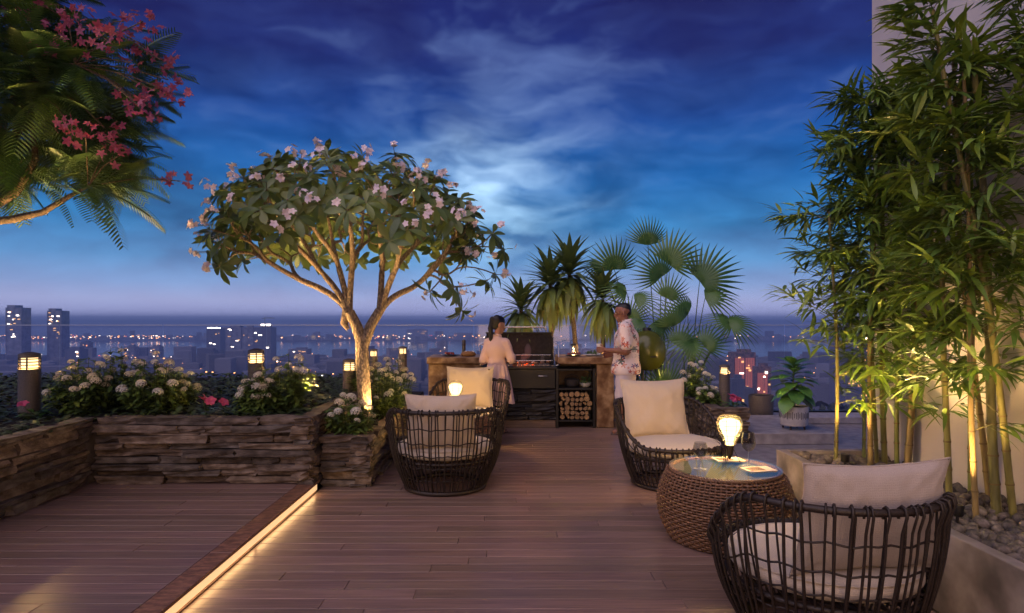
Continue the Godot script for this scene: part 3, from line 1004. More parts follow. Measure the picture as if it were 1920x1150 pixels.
# ---------- woven drum table
var drum := []
func drum_r(y: float) -> float:
	var t := clampf(y / 0.47, 0, 1)
	return 0.345 + 0.095 * pow(sin(PI * clampf(t * 0.93 + 0.035, 0, 1)), 0.85) + 0.012 * t
func drum_table(at: Vector3, label: String) -> Node3D:
	if drum.is_empty():
		var stakes := 76
		var seg := stakes * 4
		for r in 27:
			var y := 0.014 + r * 0.0168
			var pts := []
			for k in seg:
				var a := TAU * k / seg
				var q := drum_r(y) + 0.0062 * cos(a * stakes * 0.5 + (PI if r % 2 else 0.0))
				pts.append(Vector3(cos(a) * q, y, sin(a) * q))
			var mb := MB.new()
			mb.tube(pts, 0.0078, 5, false, true)
			drum.append(["strand", mb.mesh(), "wicker_%d" % (r * 7 % 3)])
		for k in stakes:
			var a := TAU * (k + 0.5) / stakes
			var pts := []
			for s in 9: pts.append(Vector3(cos(a) * drum_r(s * 0.0575), 0.004 + s * 0.0575, sin(a) * drum_r(s * 0.0575)))
			var mb := MB.new()
			mb.tube(pts, 0.0055, 4)
			drum.append(["stake", mb.mesh(), "wicker_0"])
		for j in 3:
			var pts := []
			for k in 120:
				var a := TAU * k / 120
				var q := 0.356 + 0.012 * cos(a * 40 + j * TAU / 3)
				pts.append(Vector3(cos(a) * q, 0.466 + 0.012 * sin(a * 40 + j * TAU / 3), sin(a) * q))
			var mb := MB.new()
			mb.tube(pts, 0.0085, 6, false, true)
			drum.append(["rim_braid", mb.mesh(), "wicker_1"])
		var tp := MB.new()
		tp.lathe([Vector2(0.0, 0.40), Vector2(0.35, 0.40), Vector2(0.35, 0.40), Vector2(0.352, 0.462), Vector2(0.352, 0.462), Vector2(0.0, 0.462)], 64)
		drum.append(["top_panel", tp.mesh(), "wicker_top"])
		var inn := MB.new()
		inn.lathe([Vector2(0.325, 0.01), Vector2(0.42, 0.2), Vector2(0.34, 0.42)], 48)
		drum.append(["lining", inn.mesh(), "rattan_dark"])
		var gt := MB.new()
		gt.lathe([Vector2(0.0, 0.487), Vector2(0.372, 0.487), Vector2(0.372, 0.487), Vector2(0.374, 0.482)], 72)
		drum.append(["glass_top", gt.mesh(), "table_glass"])
	var o := thing("wicker_table", at, 0, label, "table", "woven drum tables")
	for p in drum: part(o, p[0], p[1], M[p[2]])
	return o

# ---------- bulb shaped table lamp
func table_lamp(at: Vector3, turn: float, label: String) -> void:
	var o := thing("table_lamp", at, turn, label, "lamp", "bulb shaped table lamps")
	var env := [Vector2(0.030, 0.128), Vector2(0.046, 0.160), Vector2(0.066, 0.200), Vector2(0.081, 0.240), Vector2(0.086, 0.270), Vector2(0.082, 0.302), Vector2(0.066, 0.326), Vector2(0.040, 0.339), Vector2(0.0, 0.344)]
	var gl := MB.new(); gl.lathe(env, 40)
	var gsh := part(o, "glass_shade", gl, M.clear_glass)
	var bu := MB.new()
	bu.lathe([Vector2(0.0, 0.126), Vector2(0.026, 0.128), Vector2(0.028, 0.150), Vector2(0.034, 0.180), Vector2(0.050, 0.212), Vector2(0.066, 0.245), Vector2(0.072, 0.275), Vector2(0.066, 0.297), Vector2(0.04, 0.309), Vector2(0.0, 0.312)], 32)
	part(o, "bulb", bu, M.bulb_glow)
	for k in 8:
		var a := TAU * k / 8
		var pts := []
		for q in env: pts.append(Vector3(cos(a) * (q.x + 0.0035), q.y, sin(a) * (q.x + 0.0035)))
		var mb := MB.new(); mb.tube(pts, 0.0013, 4)
		part(gsh, "cage_wire", mb, M.lamp_wire)
	for q in [1, 2, 3, 4, 5, 6]:
		var pts := []
		for k in 32: pts.append(Vector3(cos(TAU * k / 32) * (env[q].x + 0.0035), env[q].y, sin(TAU * k / 32) * (env[q].x + 0.0035)))
		var mb := MB.new(); mb.tube(pts, 0.0012, 4, false, true)
		part(gsh, "cage_ring", mb, M.lamp_wire)
	var st := MB.new()
	st.lathe([Vector2(0.0, 0.028), Vector2(0.006, 0.028), Vector2(0.014, 0.05), Vector2(0.022, 0.064), Vector2(0.026, 0.098), Vector2(0.033, 0.128), Vector2(0.033, 0.128), Vector2(0.0, 0.128)], 20)
	part(o, "stem", st, M.lamp_wood)
	for k in 3:
		var a := TAU * k / 3 + 0.4
		var d := Vector3(cos(a), 0, sin(a))
		var s := Vector3(-d.z, 0, d.x)
		var mb := MB.new()
		mb.tube([d * 0.024 + s * 0.012 + Vector3.UP * 0.1, d * 0.07 + s * 0.004 + Vector3.UP * 0.008, d * 0.074 + Vector3.UP * 0.0025, d * 0.07 - s * 0.004 + Vector3.UP * 0.008, d * 0.024 - s * 0.012 + Vector3.UP * 0.1], 0.0022, 5)
		part(o, "hairpin_leg", mb, M.black_steel)
	omni(o, Vector3(0, 0.25, 0), LAMP_WARM, LAMP_E, 0.05)
const LAMP_E := 1.15

func wine_glass(at: Vector3, label: String, k: float, kh: float) -> void:
	var o := thing("wine_glass", at, 0, label, "glass", "wine glasses")
	var bo := MB.new()
	bo.lathe([Vector2(0.003, 0.085), Vector2(0.016, 0.090), Vector2(0.031, 0.108), Vector2(0.037, 0.135), Vector2(0.035, 0.165), Vector2(0.029, 0.196)], 28)
	part(o, "bowl", bo, M.smoked_glass, Transform3D(Basis.IDENTITY.scaled(Vector3(k, kh, k))))
	var st := MB.new()
	st.lathe([Vector2(0.034, 0.001), Vector2(0.033, 0.003), Vector2(0.012, 0.006), Vector2(0.005, 0.014), Vector2(0.0035, 0.05), Vector2(0.004, 0.085)], 20)
	part(o, "stem", st, M.stem_glass, Transform3D(Basis.IDENTITY.scaled(Vector3(k, kh, k))))

func booklet(at: Vector3, turn: float, label: String) -> void:
	var o := thing("booklet", at, turn, label, "booklet", "printed booklets")
	var a := MB.new(); a.cbox(Vector3(0, 0.002, 0), Vector3(0.20, 0.004, 0.13), 0.0006)
	part(o, "pages", a, M.paper)
	var b := MB.new(); b.flat([Vector3(-0.085, 0.0046, -0.05), Vector3(0.03, 0.0046, -0.05), Vector3(0.03, 0.0046, 0.05), Vector3(-0.085, 0.0046, 0.05)], Vector3.UP)
	part(o, "print", b, M.paper_print)

func bollard(at: Vector3, h: float, r: float, label: String, e: float) -> void:
	var o := thing("bollard_lamp", at, 0.4, label, "garden lamp", "bollard lamps")
	var hh := r * 1.25
	var bd := MB.new()
	bd.lathe([Vector2(0, 0), Vector2(r, 0), Vector2(r, 0), Vector2(r, h - hh - r * 0.5), Vector2(r, h - hh - r * 0.5), Vector2(r * 0.5, h - hh - r * 0.45)], 28)
	part(o, "body", bd, M.bollard_paint)
	var gm := MB.new()
	gm.lathe([Vector2(0.0, h - hh - r * 0.46), Vector2(r * 0.72, h - hh - r * 0.46), Vector2(r * 0.72, h - hh - r * 0.46), Vector2(r * 0.72, h - r * 0.56), Vector2(r * 0.72, h - r * 0.56), Vector2(0, h - r * 0.56)], 20)
	part(o, "lamp_glow", gm, M.bollard_glow)
	for k in 4:
		var y := h - hh - r * 0.36 + k * hh / 4.0
		var lv := MB.new()
		lv.lathe([Vector2(r * 0.78, y), Vector2(r * 1.04, y - r * 0.05), Vector2(r * 1.04, y - r * 0.05), Vector2(r * 1.04, y), Vector2(r * 1.04, y), Vector2(r * 0.78, y + r * 0.05)], 24)
		part(o, "louvre", lv, M.bollard_paint)
	for k in 4:
		var a := TAU * k / 4
		var po := MB.new()
		po.box(Vector3(cos(a) * r * 0.92, h - hh * 0.5 - r * 0.5, sin(a) * r * 0.92), Vector3(r * 0.14, hh + r * 0.1, r * 0.14), Basis(Vector3.UP, -a))
		part(o, "post", po, M.bollard_paint)
	var cp := MB.new()
	cp.lathe([Vector2(0, h - r * 0.54), Vector2(r, h - r * 0.54), Vector2(r, h - r * 0.54), Vector2(r, h - r * 0.2), Vector2(r * 0.92, h - r * 0.12), Vector2(r * 0.3, h + r * 0.05), Vector2(0, h + r * 0.06)], 28)
	part(o, "cap", cp, M.bollard_paint)
	omni(o, Vector3(0, h - hh * 0.5 - r * 0.5, 0), LAMP_WARM, e, r * 0.4)

func uplight(at: Vector3, to: Vector3, e: float, ang: float, label: String) -> void:
	var o := thing("garden_uplight", at, 0, label, "garden lamp", "small ground uplights")
	var d := to.normalized()
	var b := Basis(Quaternion(Vector3.UP, d))
	var cn := MB.new()
	cn.lathe([Vector2(0.0, 0.0), Vector2(0.026, 0.0), Vector2(0.03, 0.008), Vector2(0.03, 0.06), Vector2(0.03, 0.06), Vector2(0.024, 0.06), Vector2(0.024, 0.05)], 16, Vector3(0, 0.02, 0), b)
	part(o, "housing", cn, M.black_steel)
	var ln := MB.new()
	ln.lathe([Vector2(0.0, 0.052), Vector2(0.023, 0.052)], 16, Vector3(0, 0.02, 0), b)
	part(o, "lens_light", ln, M.uplight_glow)
	var sp := MB.new()
	sp.tube([Vector3(0, -0.04, 0), Vector3(0, 0.03, 0)], 0.008, 6)
	part(o, "spike", sp, M.black_steel)
	spot(o, Vector3(0, 0.02, 0) + d * 0.07, d, Color(1.0, 0.80, 0.52), e, ang)

func make_furniture() -> void:
	# left pair and the lamp table between them
	var ca := Vector3(-0.60, 0, -5.75)
	chair(ca, 0.05, "rattan bucket chair seen from behind beside the low stone planter")
	seat_cushion(ca + Vector3(0, 0.30, -0.01), 0, M.linen_white, "round cream seat cushion in the chair beside the low stone planter")
	pillow(ca + Vector3(0.0, 0.415, 0.30), 0.05, 0.20, 0.60, 0.47, 0.17, M.linen_cream, "cream pillow leaning on the chair back beside the low stone planter", 3)
	var cb := Vector3(-0.55, 0, -7.78)
	chair(cb, PI - 0.30, "rattan bucket chair facing the deck in front of the stone counter")
	seat_cushion(cb + Vector3(0, 0.30, 0.01), 0, M.linen_white, "round cream seat cushion in the chair before the stone counter")
	pillow(cb + Vector3(0.01, 0.415, -0.20), PI - 0.08, 0.22, 0.60, 0.50, 0.17, M.linen_cream, "cream pillow upright in the chair before the stone counter", 4)
	var t2 := Vector3(-0.66, 0, -6.82)
	drum_table(t2, "woven drum table hidden between the two chairs by the stone planter")
	table_lamp(Vector3(-0.62, 0.488, -6.98), 0.5, "lit bulb shaped lamp between the two cream pillows by the planter")
	# right group
	var cc := Vector3(1.46, 0, -5.85)
	chair(cc, PI + 0.42, "rattan bucket chair with its seat open to the glass topped table")
	seat_cushion(cc + Vector3(0.0, 0.30, 0.02), 0, M.linen_white, "round cream seat cushion in the chair facing the glass topped table")
	pillow(cc + Vector3(-0.10, 0.415, -0.15), PI + 0.16, 0.24, 0.64, 0.53, 0.18, M.linen_cream, "square cream pillow standing in the chair facing the glass topped table", 5)
	var cd := Vector3(1.48, 0, -3.06)
	chair(cd, -0.02, "dark rattan bucket chair seen from behind beside the concrete trough")
	seat_cushion(cd + Vector3(0, 0.30, -0.01), 0, M.linen_white, "round pale seat cushion in the chair beside the concrete trough")
	pillow(cd + Vector3(0.06, 0.41, 0.245), 0.16, 0.20, 0.70, 0.50, 0.18, M.linen_grey, "grey weave pillow propped in the chair beside the concrete trough", 6)
	var tt := Vector3(1.46, 0, -4.40)
	drum_table(tt, "woven drum table with a round glass top beside the bamboo trough")
	var ty := 0.4885
	table_lamp(tt + Vector3(0.07, ty, -0.10), 0.2, "lit bulb shaped lamp standing on the glass topped table")
	wine_glass(tt + Vector3(-0.19, ty, 0.08), "smoked wine glass on the table side nearer the open deck", 1.32, 0.92)
	wine_glass(tt + Vector3(0.165, ty, -0.0), "smoked wine glass on the table between lamp and bamboo", 1.28, 1.2)
	booklet(tt + Vector3(0.10, ty, -0.22), 0.1, "printed booklet lying behind the lamp on the glass table")
	booklet(tt + Vector3(0.20, ty, 0.09), 0.22, "printed booklet lying below the wine glass near the bamboo trough")
	# bollards
	bollard(P(55, 770, 5.9) * Vector3(1, 0, 1) + Vector3(0, 0.61, 0), 0.585, 0.088, "tall taupe bollard lamp among the flowers under the red blossomed tree", 0.55)
	bollard(P(480, 760, 6.6) * Vector3(1, 0, 1) + Vector3(0, 0.61, 0), 0.585, 0.080, "taupe bollard lamp between the two white flower shrubs", 0.9)
	bollard(P(655, 720, 7.6) * Vector3(1, 0, 1) + Vector3(0, 0.61, 0), 0.42, 0.078, "grey bollard lamp close behind the trunk of the flowering tree", 0.9)
	bollard(P(700, 660, 9.3) * Vector3(1, 0, 1) + Vector3(0, 0.61, 0), 0.46, 0.060, "small bollard lamp by the glass railing beside the tree trunk", 0.25)
	bollard(P(755, 660, 9.2) * Vector3(1, 0, 1) + Vector3(0, 0.61, 0), 0.50, 0.060, "small bollard lamp between the tree trunk and the stone counter", 0.25)
	bollard(Vector3(2.72, 0.39, -8.2), 0.53, 0.068, "grey bollard lamp in the palm planter beside the orange lit blocks", 0.9)
	# uplights
	uplight(Vector3(-1.37, 0.415, -6.40), Vector3(-0.06, 1, -0.02), 2.0, 55, "small uplight at the foot of the umbrella shaped tree")
	uplight(Vector3(-1.98, 0.62, -6.35), Vector3(0.05, 1, -0.05), 6.0, 55, "small uplight in the soil beside the umbrella shaped tree")
	uplight(Vector3(-4.3, 0.62, -5.0), Vector3(-0.0, 1, -0.12), 11.0, 55, "small uplight under the red blossomed tree")
	uplight(Vector3(-3.9, 0.62, -6.4), Vector3(0.05, 1, 0.1), 7.0, 50, "small uplight in the soil behind the white flowers")
	uplight(Vector3(0.35, 0.40, -9.72), Vector3(0.05, 1, -0.1), 3.0, 55, "small uplight under the strap leaved plants behind the grill")
	uplight(Vector3(1.25, 0.40, -9.7), Vector3(0.0, 1, -0.1), 3.0, 55, "small uplight under the strap leaved plants behind the firewood")
	uplight(Vector3(2.3, 0.40, -9.66), Vector3(0.0, 1, -0.05), 2.2, 55, "small uplight under the fan palms")
	uplight(Vector3(2.47, 0.42, -4.75), Vector3(0.05, 1, 0.0), 2.2, 55, "small uplight in the pebbles at the far bamboo stalks")
	uplight(Vector3(2.62, 0.42, -4.25), Vector3(0.0, 1, 0.0), 2.2, 55, "small uplight in the pebbles between the bamboo stalks")
	uplight(Vector3(2.40, 0.42, -3.45), Vector3(0.08, 1, -0.02), 2.0, 55, "small uplight in the pebbles before the thick bamboo stalks")

# ---------- outdoor kitchen
func make_kitchen() -> void:
	rng.seed = 91
	var zf := -8.82
	var l := thing("stone_counter", Vector3.ZERO, 0, "brown travertine counter block with bread and a plate on it", "counter", "stone counters")
	var a := MB.new()
	a.cbox(Vector3(-0.79, 0.44, zf - 0.36), Vector3(0.74, 0.88, 0.68), 0.008)
	part(l, "block", a, M.travertine)
	var b := MB.new()
	b.cbox(Vector3(-0.79, 0.931, zf - 0.35), Vector3(0.78, 0.094, 0.72), 0.01)
	part(l, "top", b, M.travertine)
	var r := thing("stone_counter", Vector3.ZERO, 0, "brown travertine counter over the firewood rack", "counter", "stone counters")
	var c := MB.new()
	c.cbox(Vector3(1.03, 0.93, zf - 0.35), Vector3(0.80, 0.10, 0.72), 0.01)
	part(r, "top", c, M.travertine)
	var d := MB.new()
	d.cbox(Vector3(1.285, 0.44, zf - 0.36), Vector3(0.24, 0.878, 0.68), 0.008)
	part(r, "leg", d, M.travertine)
	var d2 := MB.new()
	d2.cbox(Vector3(0.90, 0.44, zf - 0.68), Vector3(0.52, 0.878, 0.04), 0.004)
	part(r, "back_panel", d2, M.travertine)
	# firewood rack
	var k := thing("firewood_rack", Vector3(0.875, 0, zf + 0.005), 0, "black steel rack with a shelf of pots above stacked firewood", "rack")
	for sx in [-1.0, 1.0]:
		for sz in [0.0, 1.0]:
			var p := MB.new()
			p.cbox(Vector3(sx * 0.255, 0.41, -0.02 - sz * 0.5), Vector3(0.036, 0.82, 0.036), 0.003)
			part(k, "post", p, M.black_steel)
	for y in [0.095, 0.535, 0.803]:
		var p := MB.new()
		p.cbox(Vector3(0, y, -0.27), Vector3(0.474, 0.026, 0.5), 0.003)
		part(k, "shelf", p, M.black_steel)
	# logs, packed in rows
	var ly := 0.112
	var rowi := 0
	while ly < 0.455:
		var lx := -0.228 + (0.0 if rowi % 2 else 0.014)
		var hmax := 0.0
		while lx < 0.20:
			var rr := rng.randf_range(0.025, 0.042)
			if lx + 2 * rr > 0.236: break
			var lo := thing("firewood_log", Vector3(0.875 + lx + rr, ly + rr, zf - 0.03 + rng.randf_range(-0.02, 0.03)), 0, "pale cut firewood log stacked in the black steel rack", "log", "logs stacked in the rack")
			var split := rng.randf() < 0.4
			var prof := []
			var n := 11
			var ph := rng.randf() * TAU
			for q in n:
				var an := ph + TAU * q / n * (0.62 if split else 1.0)
				prof.append(Vector3(cos(an), sin(an), 0) * rr * rng.randf_range(0.9, 1.02))
			if split: prof.append(Vector3(cos(ph - 0.9), sin(ph - 0.9), 0) * rr * 0.25)
			var side := MB.new()
			for q in prof.size():
				var p0: Vector3 = prof[q]
				var p1: Vector3 = prof[(q + 1) % prof.size()]
				side.flat([p0, p1, p1 + Vector3(0, 0, -0.4), p0 + Vector3(0, 0, -0.4)], p0 + p1)
			part(lo, "bark", side, M.log_bark)
			var en := MB.new()
			en.flat([Vector3(0, 0, 0.001)] + prof.map(func(v): return v * 0.93 + Vector3(0, 0, 0.001)) + [prof[0] * 0.93 + Vector3(0, 0, 0.001)], Vector3.BACK)
			en.flat([Vector3.ZERO] + prof + [prof[0]], Vector3.BACK)
			part(lo, "cut_end", en, M.log_end)
			hmax = maxf(hmax, rr)
			lx += 2 * rr + 0.002
		ly += hmax * 1.62
		rowi += 1
	var pot := thing("cooking_pot", Vector3(0.84, 0.549, zf - 0.2), 0, "dark round cooking pot on the rack shelf above the firewood", "pot")
	var pm := MB.new()
	pm.lathe([Vector2(0, 0.0), Vector2(0.075, 0.0), Vector2(0.098, 0.03), Vector2(0.1, 0.09), Vector2(0.104, 0.1), Vector2(0.06, 0.122), Vector2(0.0, 0.128)], 28)
	part(pot, "body", pm, M.ceramic_dark)
	var hn := MB.new()
	hn.tube([Vector3(-0.11, 0.08, 0), Vector3(-0.08, 0.15, 0), Vector3(0, 0.178, 0), Vector3(0.08, 0.15, 0), Vector3(0.11, 0.08, 0)], 0.006, 6)
	part(pot, "handle", hn, M.black_steel)
	var bw := thing("salad_bowl", Vector3(1.03, 0.549, zf - 0.16), 0, "small bowl of green herbs on the rack shelf above the firewood", "bowl")
	var bm := MB.new()
	bm.lathe([Vector2(0, 0), Vector2(0.04, 0), Vector2(0.07, 0.03), Vector2(0.085, 0.06), Vector2(0.08, 0.06), Vector2(0.06, 0.03)], 24)
	part(bw, "bowl_body", bm, M.ceramic_white)
	var hx := []
	for q in 60: hx.append(Transform3D(Basis.from_euler(Vector3(rng.randf() * 2, rng.randf() * TAU, rng.randf())).scaled(Vector3.ONE * rng.randf_range(0.5, 0.9)), Vector3(rng.randf_range(-0.06, 0.06), rng.randf_range(0.05, 0.13), rng.randf_range(-0.06, 0.06))))
	multi(bw, "herbs", leaf_mesh(0.05, 0.03, 0.4, 3, 0.2), M.food_green, hx)
	# grill
	var g := thing("charcoal_grill", Vector3(0.10, 0, zf), 0, "large black charcoal grill with its hood open and food cooking", "grill")
	var gw := 1.0
	var fb := MB.new()
	fb.cbox(Vector3(0, 0.68, -0.30), Vector3(gw, 0.28, 0.62), 0.012)
	var fbx := part(g, "firebox", fb, M.black_steel)
	var pl := MB.new()
	pl.cbox(Vector3(0, 0.83, -0.30), Vector3(gw + 0.04, 0.03, 0.66), 0.006)
	part(fbx, "firebox_rim", pl, M.black_steel)
	var kick := MB.new()
	kick.cbox(Vector3(0, 0.055, -0.32), Vector3(gw, 0.11, 0.60), 0.006)
	part(g, "plinth", kick, M.deck_board_3)
	var hd := MB.new()   # open hood leaning back: shell with sides
	var hb := Basis(Vector3.RIGHT, 0.10)
	hd.cbox(Vector3(0, 1.075, -0.60), Vector3(gw - 0.04, 0.46, 0.02), 0.005, hb)
	var hood := part(g, "hood", hd, M.lid_inside)
	for sx in [-1.0, 1.0]:
		var sd := MB.new()
		sd.cbox(Vector3(sx * (gw * 0.5 - 0.02), 1.04, -0.50), Vector3(0.02, 0.42, 0.20), 0.004, hb)
		part(hood, "hood_side", sd, M.black_steel)
		var br := MB.new()
		br.tube([Vector3(sx * (gw * 0.5 + 0.005), 0.86, -0.02), Vector3(sx * (gw * 0.5 + 0.045), 0.87, -0.02), Vector3(sx * (gw * 0.5 + 0.045), 1.14, -0.1), Vector3(sx * (gw * 0.5 + 0.0), 1.16, -0.12)], 0.009, 6)
		part(fbx, "side_handle", br, M.steel)
	var tp := MB.new()
	tp.cbox(Vector3(0, 1.302, -0.575), Vector3(gw - 0.02, 0.02, 0.09), 0.004)
	part(hood, "hood_lip", tp, M.black_steel)
	var hb2 := MB.new()
	hb2.tube([Vector3(-0.40, 1.30, -0.60), Vector3(-0.40, 1.36, -0.60), Vector3(-0.375, 1.385, -0.60), Vector3(0.375, 1.385, -0.60), Vector3(0.40, 1.36, -0.60), Vector3(0.40, 1.30, -0.60)], 0.012, 8)
	part(hood, "hood_handle", hb2, M.steel)
	for q in 16:
		var gr := MB.new()
		gr.tube([Vector3(-0.45 + q * 0.06, 0.862, 0.0), Vector3(-0.45 + q * 0.06, 0.862, -0.56)], 0.005, 5)
		part(g, "grate_bar", gr, M.steel)
	var rk := MB.new()
	rk.tube([Vector3(-0.46, 0.93, -0.02), Vector3(0.46, 0.93, -0.02)], 0.005, 6)
	rk.tube([Vector3(-0.46, 0.98, -0.5), Vector3(0.46, 0.98, -0.5)], 0.005, 6)
	for q in 12: rk.tube([Vector3(-0.44 + q * 0.08, 0.98, -0.5), Vector3(-0.44 + q * 0.08, 0.98, -0.34)], 0.003, 4)
	part(g, "warming_rack", rk, M.steel)
	for q in 3:
		var cx := -0.28 + q * 0.30
		var dh := MB.new()
		dh.tube([Vector3(cx - 0.06, 0.72, 0.012), Vector3(cx - 0.06, 0.72, 0.035), Vector3(cx + 0.06, 0.72, 0.035), Vector3(cx + 0.06, 0.72, 0.012)], 0.006, 6)
		if q == 2: part(fbx, "drawer_handle", dh, M.steel)
	stone_face(g, Vector3(-0.5, 0.115, -0.01), Vector3.RIGHT, Vector3.BACK, 1.0, 0.42, 7, "dark_stone_", 3, 0.12)
	var bk := MB.new()
	bk.box(Vector3(0, 0.325, -0.36), Vector3(0.96, 0.42, 0.5))
	part(g, "stone_core", bk, M.stone_core)
	var em := MB.new()
	em.box(Vector3(0.0, 0.853, -0.28), Vector3(0.86, 0.006, 0.44))
	part(g, "coals", em, M.stone_core)
	for q in 5:
		var co := MB.new()
		co.lathe([Vector2(0, 0), Vector2(0.018, 0.004), Vector2(0.014, 0.012), Vector2(0, 0.014)], 7)
		part(g, "ember_fire", co, M.ember_glow, Transform3D(Basis.IDENTITY, Vector3(rng.randf_range(-0.4, 0.4), 0.857, rng.randf_range(-0.42, -0.1))))
	omni(g, Vector3(0.05, 0.90, -0.22), Color(1.0, 0.45, 0.15), 0.04, 0.1)
	# food on the grate
	for q in 9:
		var f := thing("grilled_meat", Vector3(-0.24 + q * 0.095, 0.868, zf - 0.12 - (q % 3) * 0.13), rng.randf() * 3, "browned piece of meat cooking on the open grill grate", "food", "meat on the grill")
		var fm := MB.new()
		fm.lathe([Vector2(0, 0), Vector2(0.035, 0.002), Vector2(0.045, 0.018), Vector2(0.034, 0.038), Vector2(0.0, 0.045)], 12)
		part(f, "meat", fm, M.food_brown, Transform3D(Basis.IDENTITY.scaled(Vector3(1.2, 1, 0.8))))
		var bn := MB.new()
		bn.tube([Vector3(0.04, 0.02, 0), Vector3(0.085, 0.026, 0)], 0.006, 5)
		part(f, "bone", bn, M.paper)
	# things on the counters
	var pt := thing("dinner_plate", Vector3(-0.88, 0.98, zf - 0.26), 0, "plate heaped with red food on the counter with the bread", "plate", "plates on the counters")
	var pm2 := MB.new()
	pm2.lathe([Vector2(0, 0), Vector2(0.07, 0.0), Vector2(0.125, 0.016), Vector2(0.125, 0.02), Vector2(0.07, 0.006), Vector2(0, 0.006)], 28)
	part(pt, "plate_body", pm2, M.ceramic_dark)
	for q in 12:
		var fm := MB.new()
		fm.lathe([Vector2(0, -0.012), Vector2(0.02, -0.004), Vector2(0.018, 0.012), Vector2(0, 0.018)], 8)
		part(pt, "food", fm, M.food_red, Transform3D(Basis.IDENTITY, Vector3(rng.randf_range(-0.07, 0.07), 0.022 + rng.randf() * 0.022, rng.randf_range(-0.06, 0.06))))
	var br2 := thing("bread_loaf", Vector3(-0.62, 0.98, zf - 0.22), 0.3, "golden round loaf of bread on the travertine counter", "bread")
	var bm2 := MB.new()
	bm2.lathe([Vector2(0, 0), Vector2(0.07, 0.0), Vector2(0.09, 0.02), Vector2(0.08, 0.05), Vector2(0.04, 0.068), Vector2(0, 0.072)], 24)
	part(br2, "crust", bm2, M.bread, Transform3D(Basis.IDENTITY.scaled(Vector3(1.25, 1, 0.85))))
	for q in 3:
		var sc := MB.new()
		sc.tube([Vector3(-0.05 + q * 0.05, 0.06, -0.03), Vector3(-0.04 + q * 0.05, 0.071, 0.0), Vector3(-0.03 + q * 0.05, 0.06, 0.035)], 0.006, 5)
		part(br2, "score", sc, M.paper)
	var ml := thing("pepper_mill", Vector3(-0.70, 0.98, zf - 0.42), 0, "tall dark pepper mill behind the bread on the counter", "mill")
	var mm := MB.new()
	mm.lathe([Vector2(0, 0), Vector2(0.036, 0), Vector2(0.036, 0.02), Vector2(0.028, 0.07), Vector2(0.026, 0.14), Vector2(0.032, 0.165), Vector2(0.032, 0.165), Vector2(0.024, 0.17), Vector2(0.03, 0.195), Vector2(0.024, 0.222), Vector2(0.0, 0.228)], 20)
	part(ml, "body", mm, M.ceramic_dark)
	var knob := MB.new()
	knob.lathe([Vector2(0, 0.226), Vector2(0.008, 0.226), Vector2(0.01, 0.236), Vector2(0, 0.242)], 12)
	part(ml, "knob", knob, M.steel)
	var pr := thing("dinner_plate", Vector3(0.86, 0.981, zf - 0.20), 0, "plate of browned food on the counter over the firewood", "plate", "plates on the counters")
	part(pr, "plate_body", pm2, M.ceramic_dark)
	for q in 9:
		var fm := MB.new()
		fm.lathe([Vector2(0, -0.01), Vector2(0.024, -0.002), Vector2(0.02, 0.014), Vector2(0, 0.02)], 8)
		part(pr, "food", fm, M.food_brown if q % 2 else M.food_red, Transform3D(Basis.IDENTITY, Vector3(rng.randf_range(-0.08, 0.08), 0.02 + rng.randf() * 0.02, rng.randf_range(-0.06, 0.06))))
	var pg := thing("dinner_plate", Vector3(1.13, 0.981, zf - 0.28), 0, "plate of green salad on the counter beside the man", "plate", "plates on the counters")
	part(pg, "plate_body", pm2, M.ceramic_white)
	var sx2 := []
	for q in 50: sx2.append(Transform3D(Basis.from_euler(Vector3(rng.randf_range(0, 1.5), rng.randf() * TAU, 0)), Vector3(rng.randf_range(-0.07, 0.07), rng.randf_range(0.01, 0.05), rng.randf_range(-0.06, 0.06))))
	multi(pg, "salad_leaves", leaf_mesh(0.05, 0.03, 0.4, 3, 0.3), M.food_green, sx2)
	# candle lantern: jar with a wire bail
	var jr := thing("candle_lantern", Vector3(0.885, 0.981, zf - 0.42), 0, "small glass jar lantern with a lit candle on the counter", "lantern")
	var jm := MB.new()
	jm.lathe([Vector2(0, 0.002), Vector2(0.045, 0.002), Vector2(0.05, 0.02), Vector2(0.05, 0.10), Vector2(0.036, 0.125), Vector2(0.036, 0.145)], 24)
	part(jr, "jar", jm, M.clear_glass)
	var cm := MB.new()
	cm.lathe([Vector2(0, 0.004), Vector2(0.03, 0.004), Vector2(0.03, 0.05), Vector2(0.03, 0.05), Vector2(0, 0.05)], 16)
	part(jr, "candle", cm, M.ceramic_white)
	var fl := MB.new()
	fl.lathe([Vector2(0, 0.052), Vector2(0.007, 0.062), Vector2(0.004, 0.078), Vector2(0, 0.088)], 10)
	part(jr, "candle_flame", fl, M.candle_glow)
	omni(jr, Vector3(0, 0.068, 0), LAMP_WARM, 0.06, 0.006)
	var ld := MB.new()
	ld.lathe([Vector2(0.04, 0.14), Vector2(0.042, 0.15), Vector2(0.042, 0.158), Vector2(0.012, 0.168), Vector2(0, 0.168)], 20)
	ld.tube([Vector3(-0.04, 0.15, 0), Vector3(-0.045, 0.2, 0), Vector3(0, 0.235, 0), Vector3(0.045, 0.2, 0), Vector3(0.04, 0.15, 0)], 0.003, 5)
	part(jr, "lid", ld, M.black_steel)
	# green kamado on its stand
	var ka := thing("kamado_grill", Vector3(1.90, 0, -9.02), 0, "olive green egg shaped ceramic grill on a black stand", "grill")
	var kb := MB.new()
	kb.lathe([Vector2(0, 0.78), Vector2(0.12, 0.785), Vector2(0.20, 0.83), Vector2(0.252, 0.93), Vector2(0.262, 1.02), Vector2(0.262, 1.05)], 40)
	var kbs := part(ka, "base_shell", kb, M.kamado_green)
	var kl := MB.new()
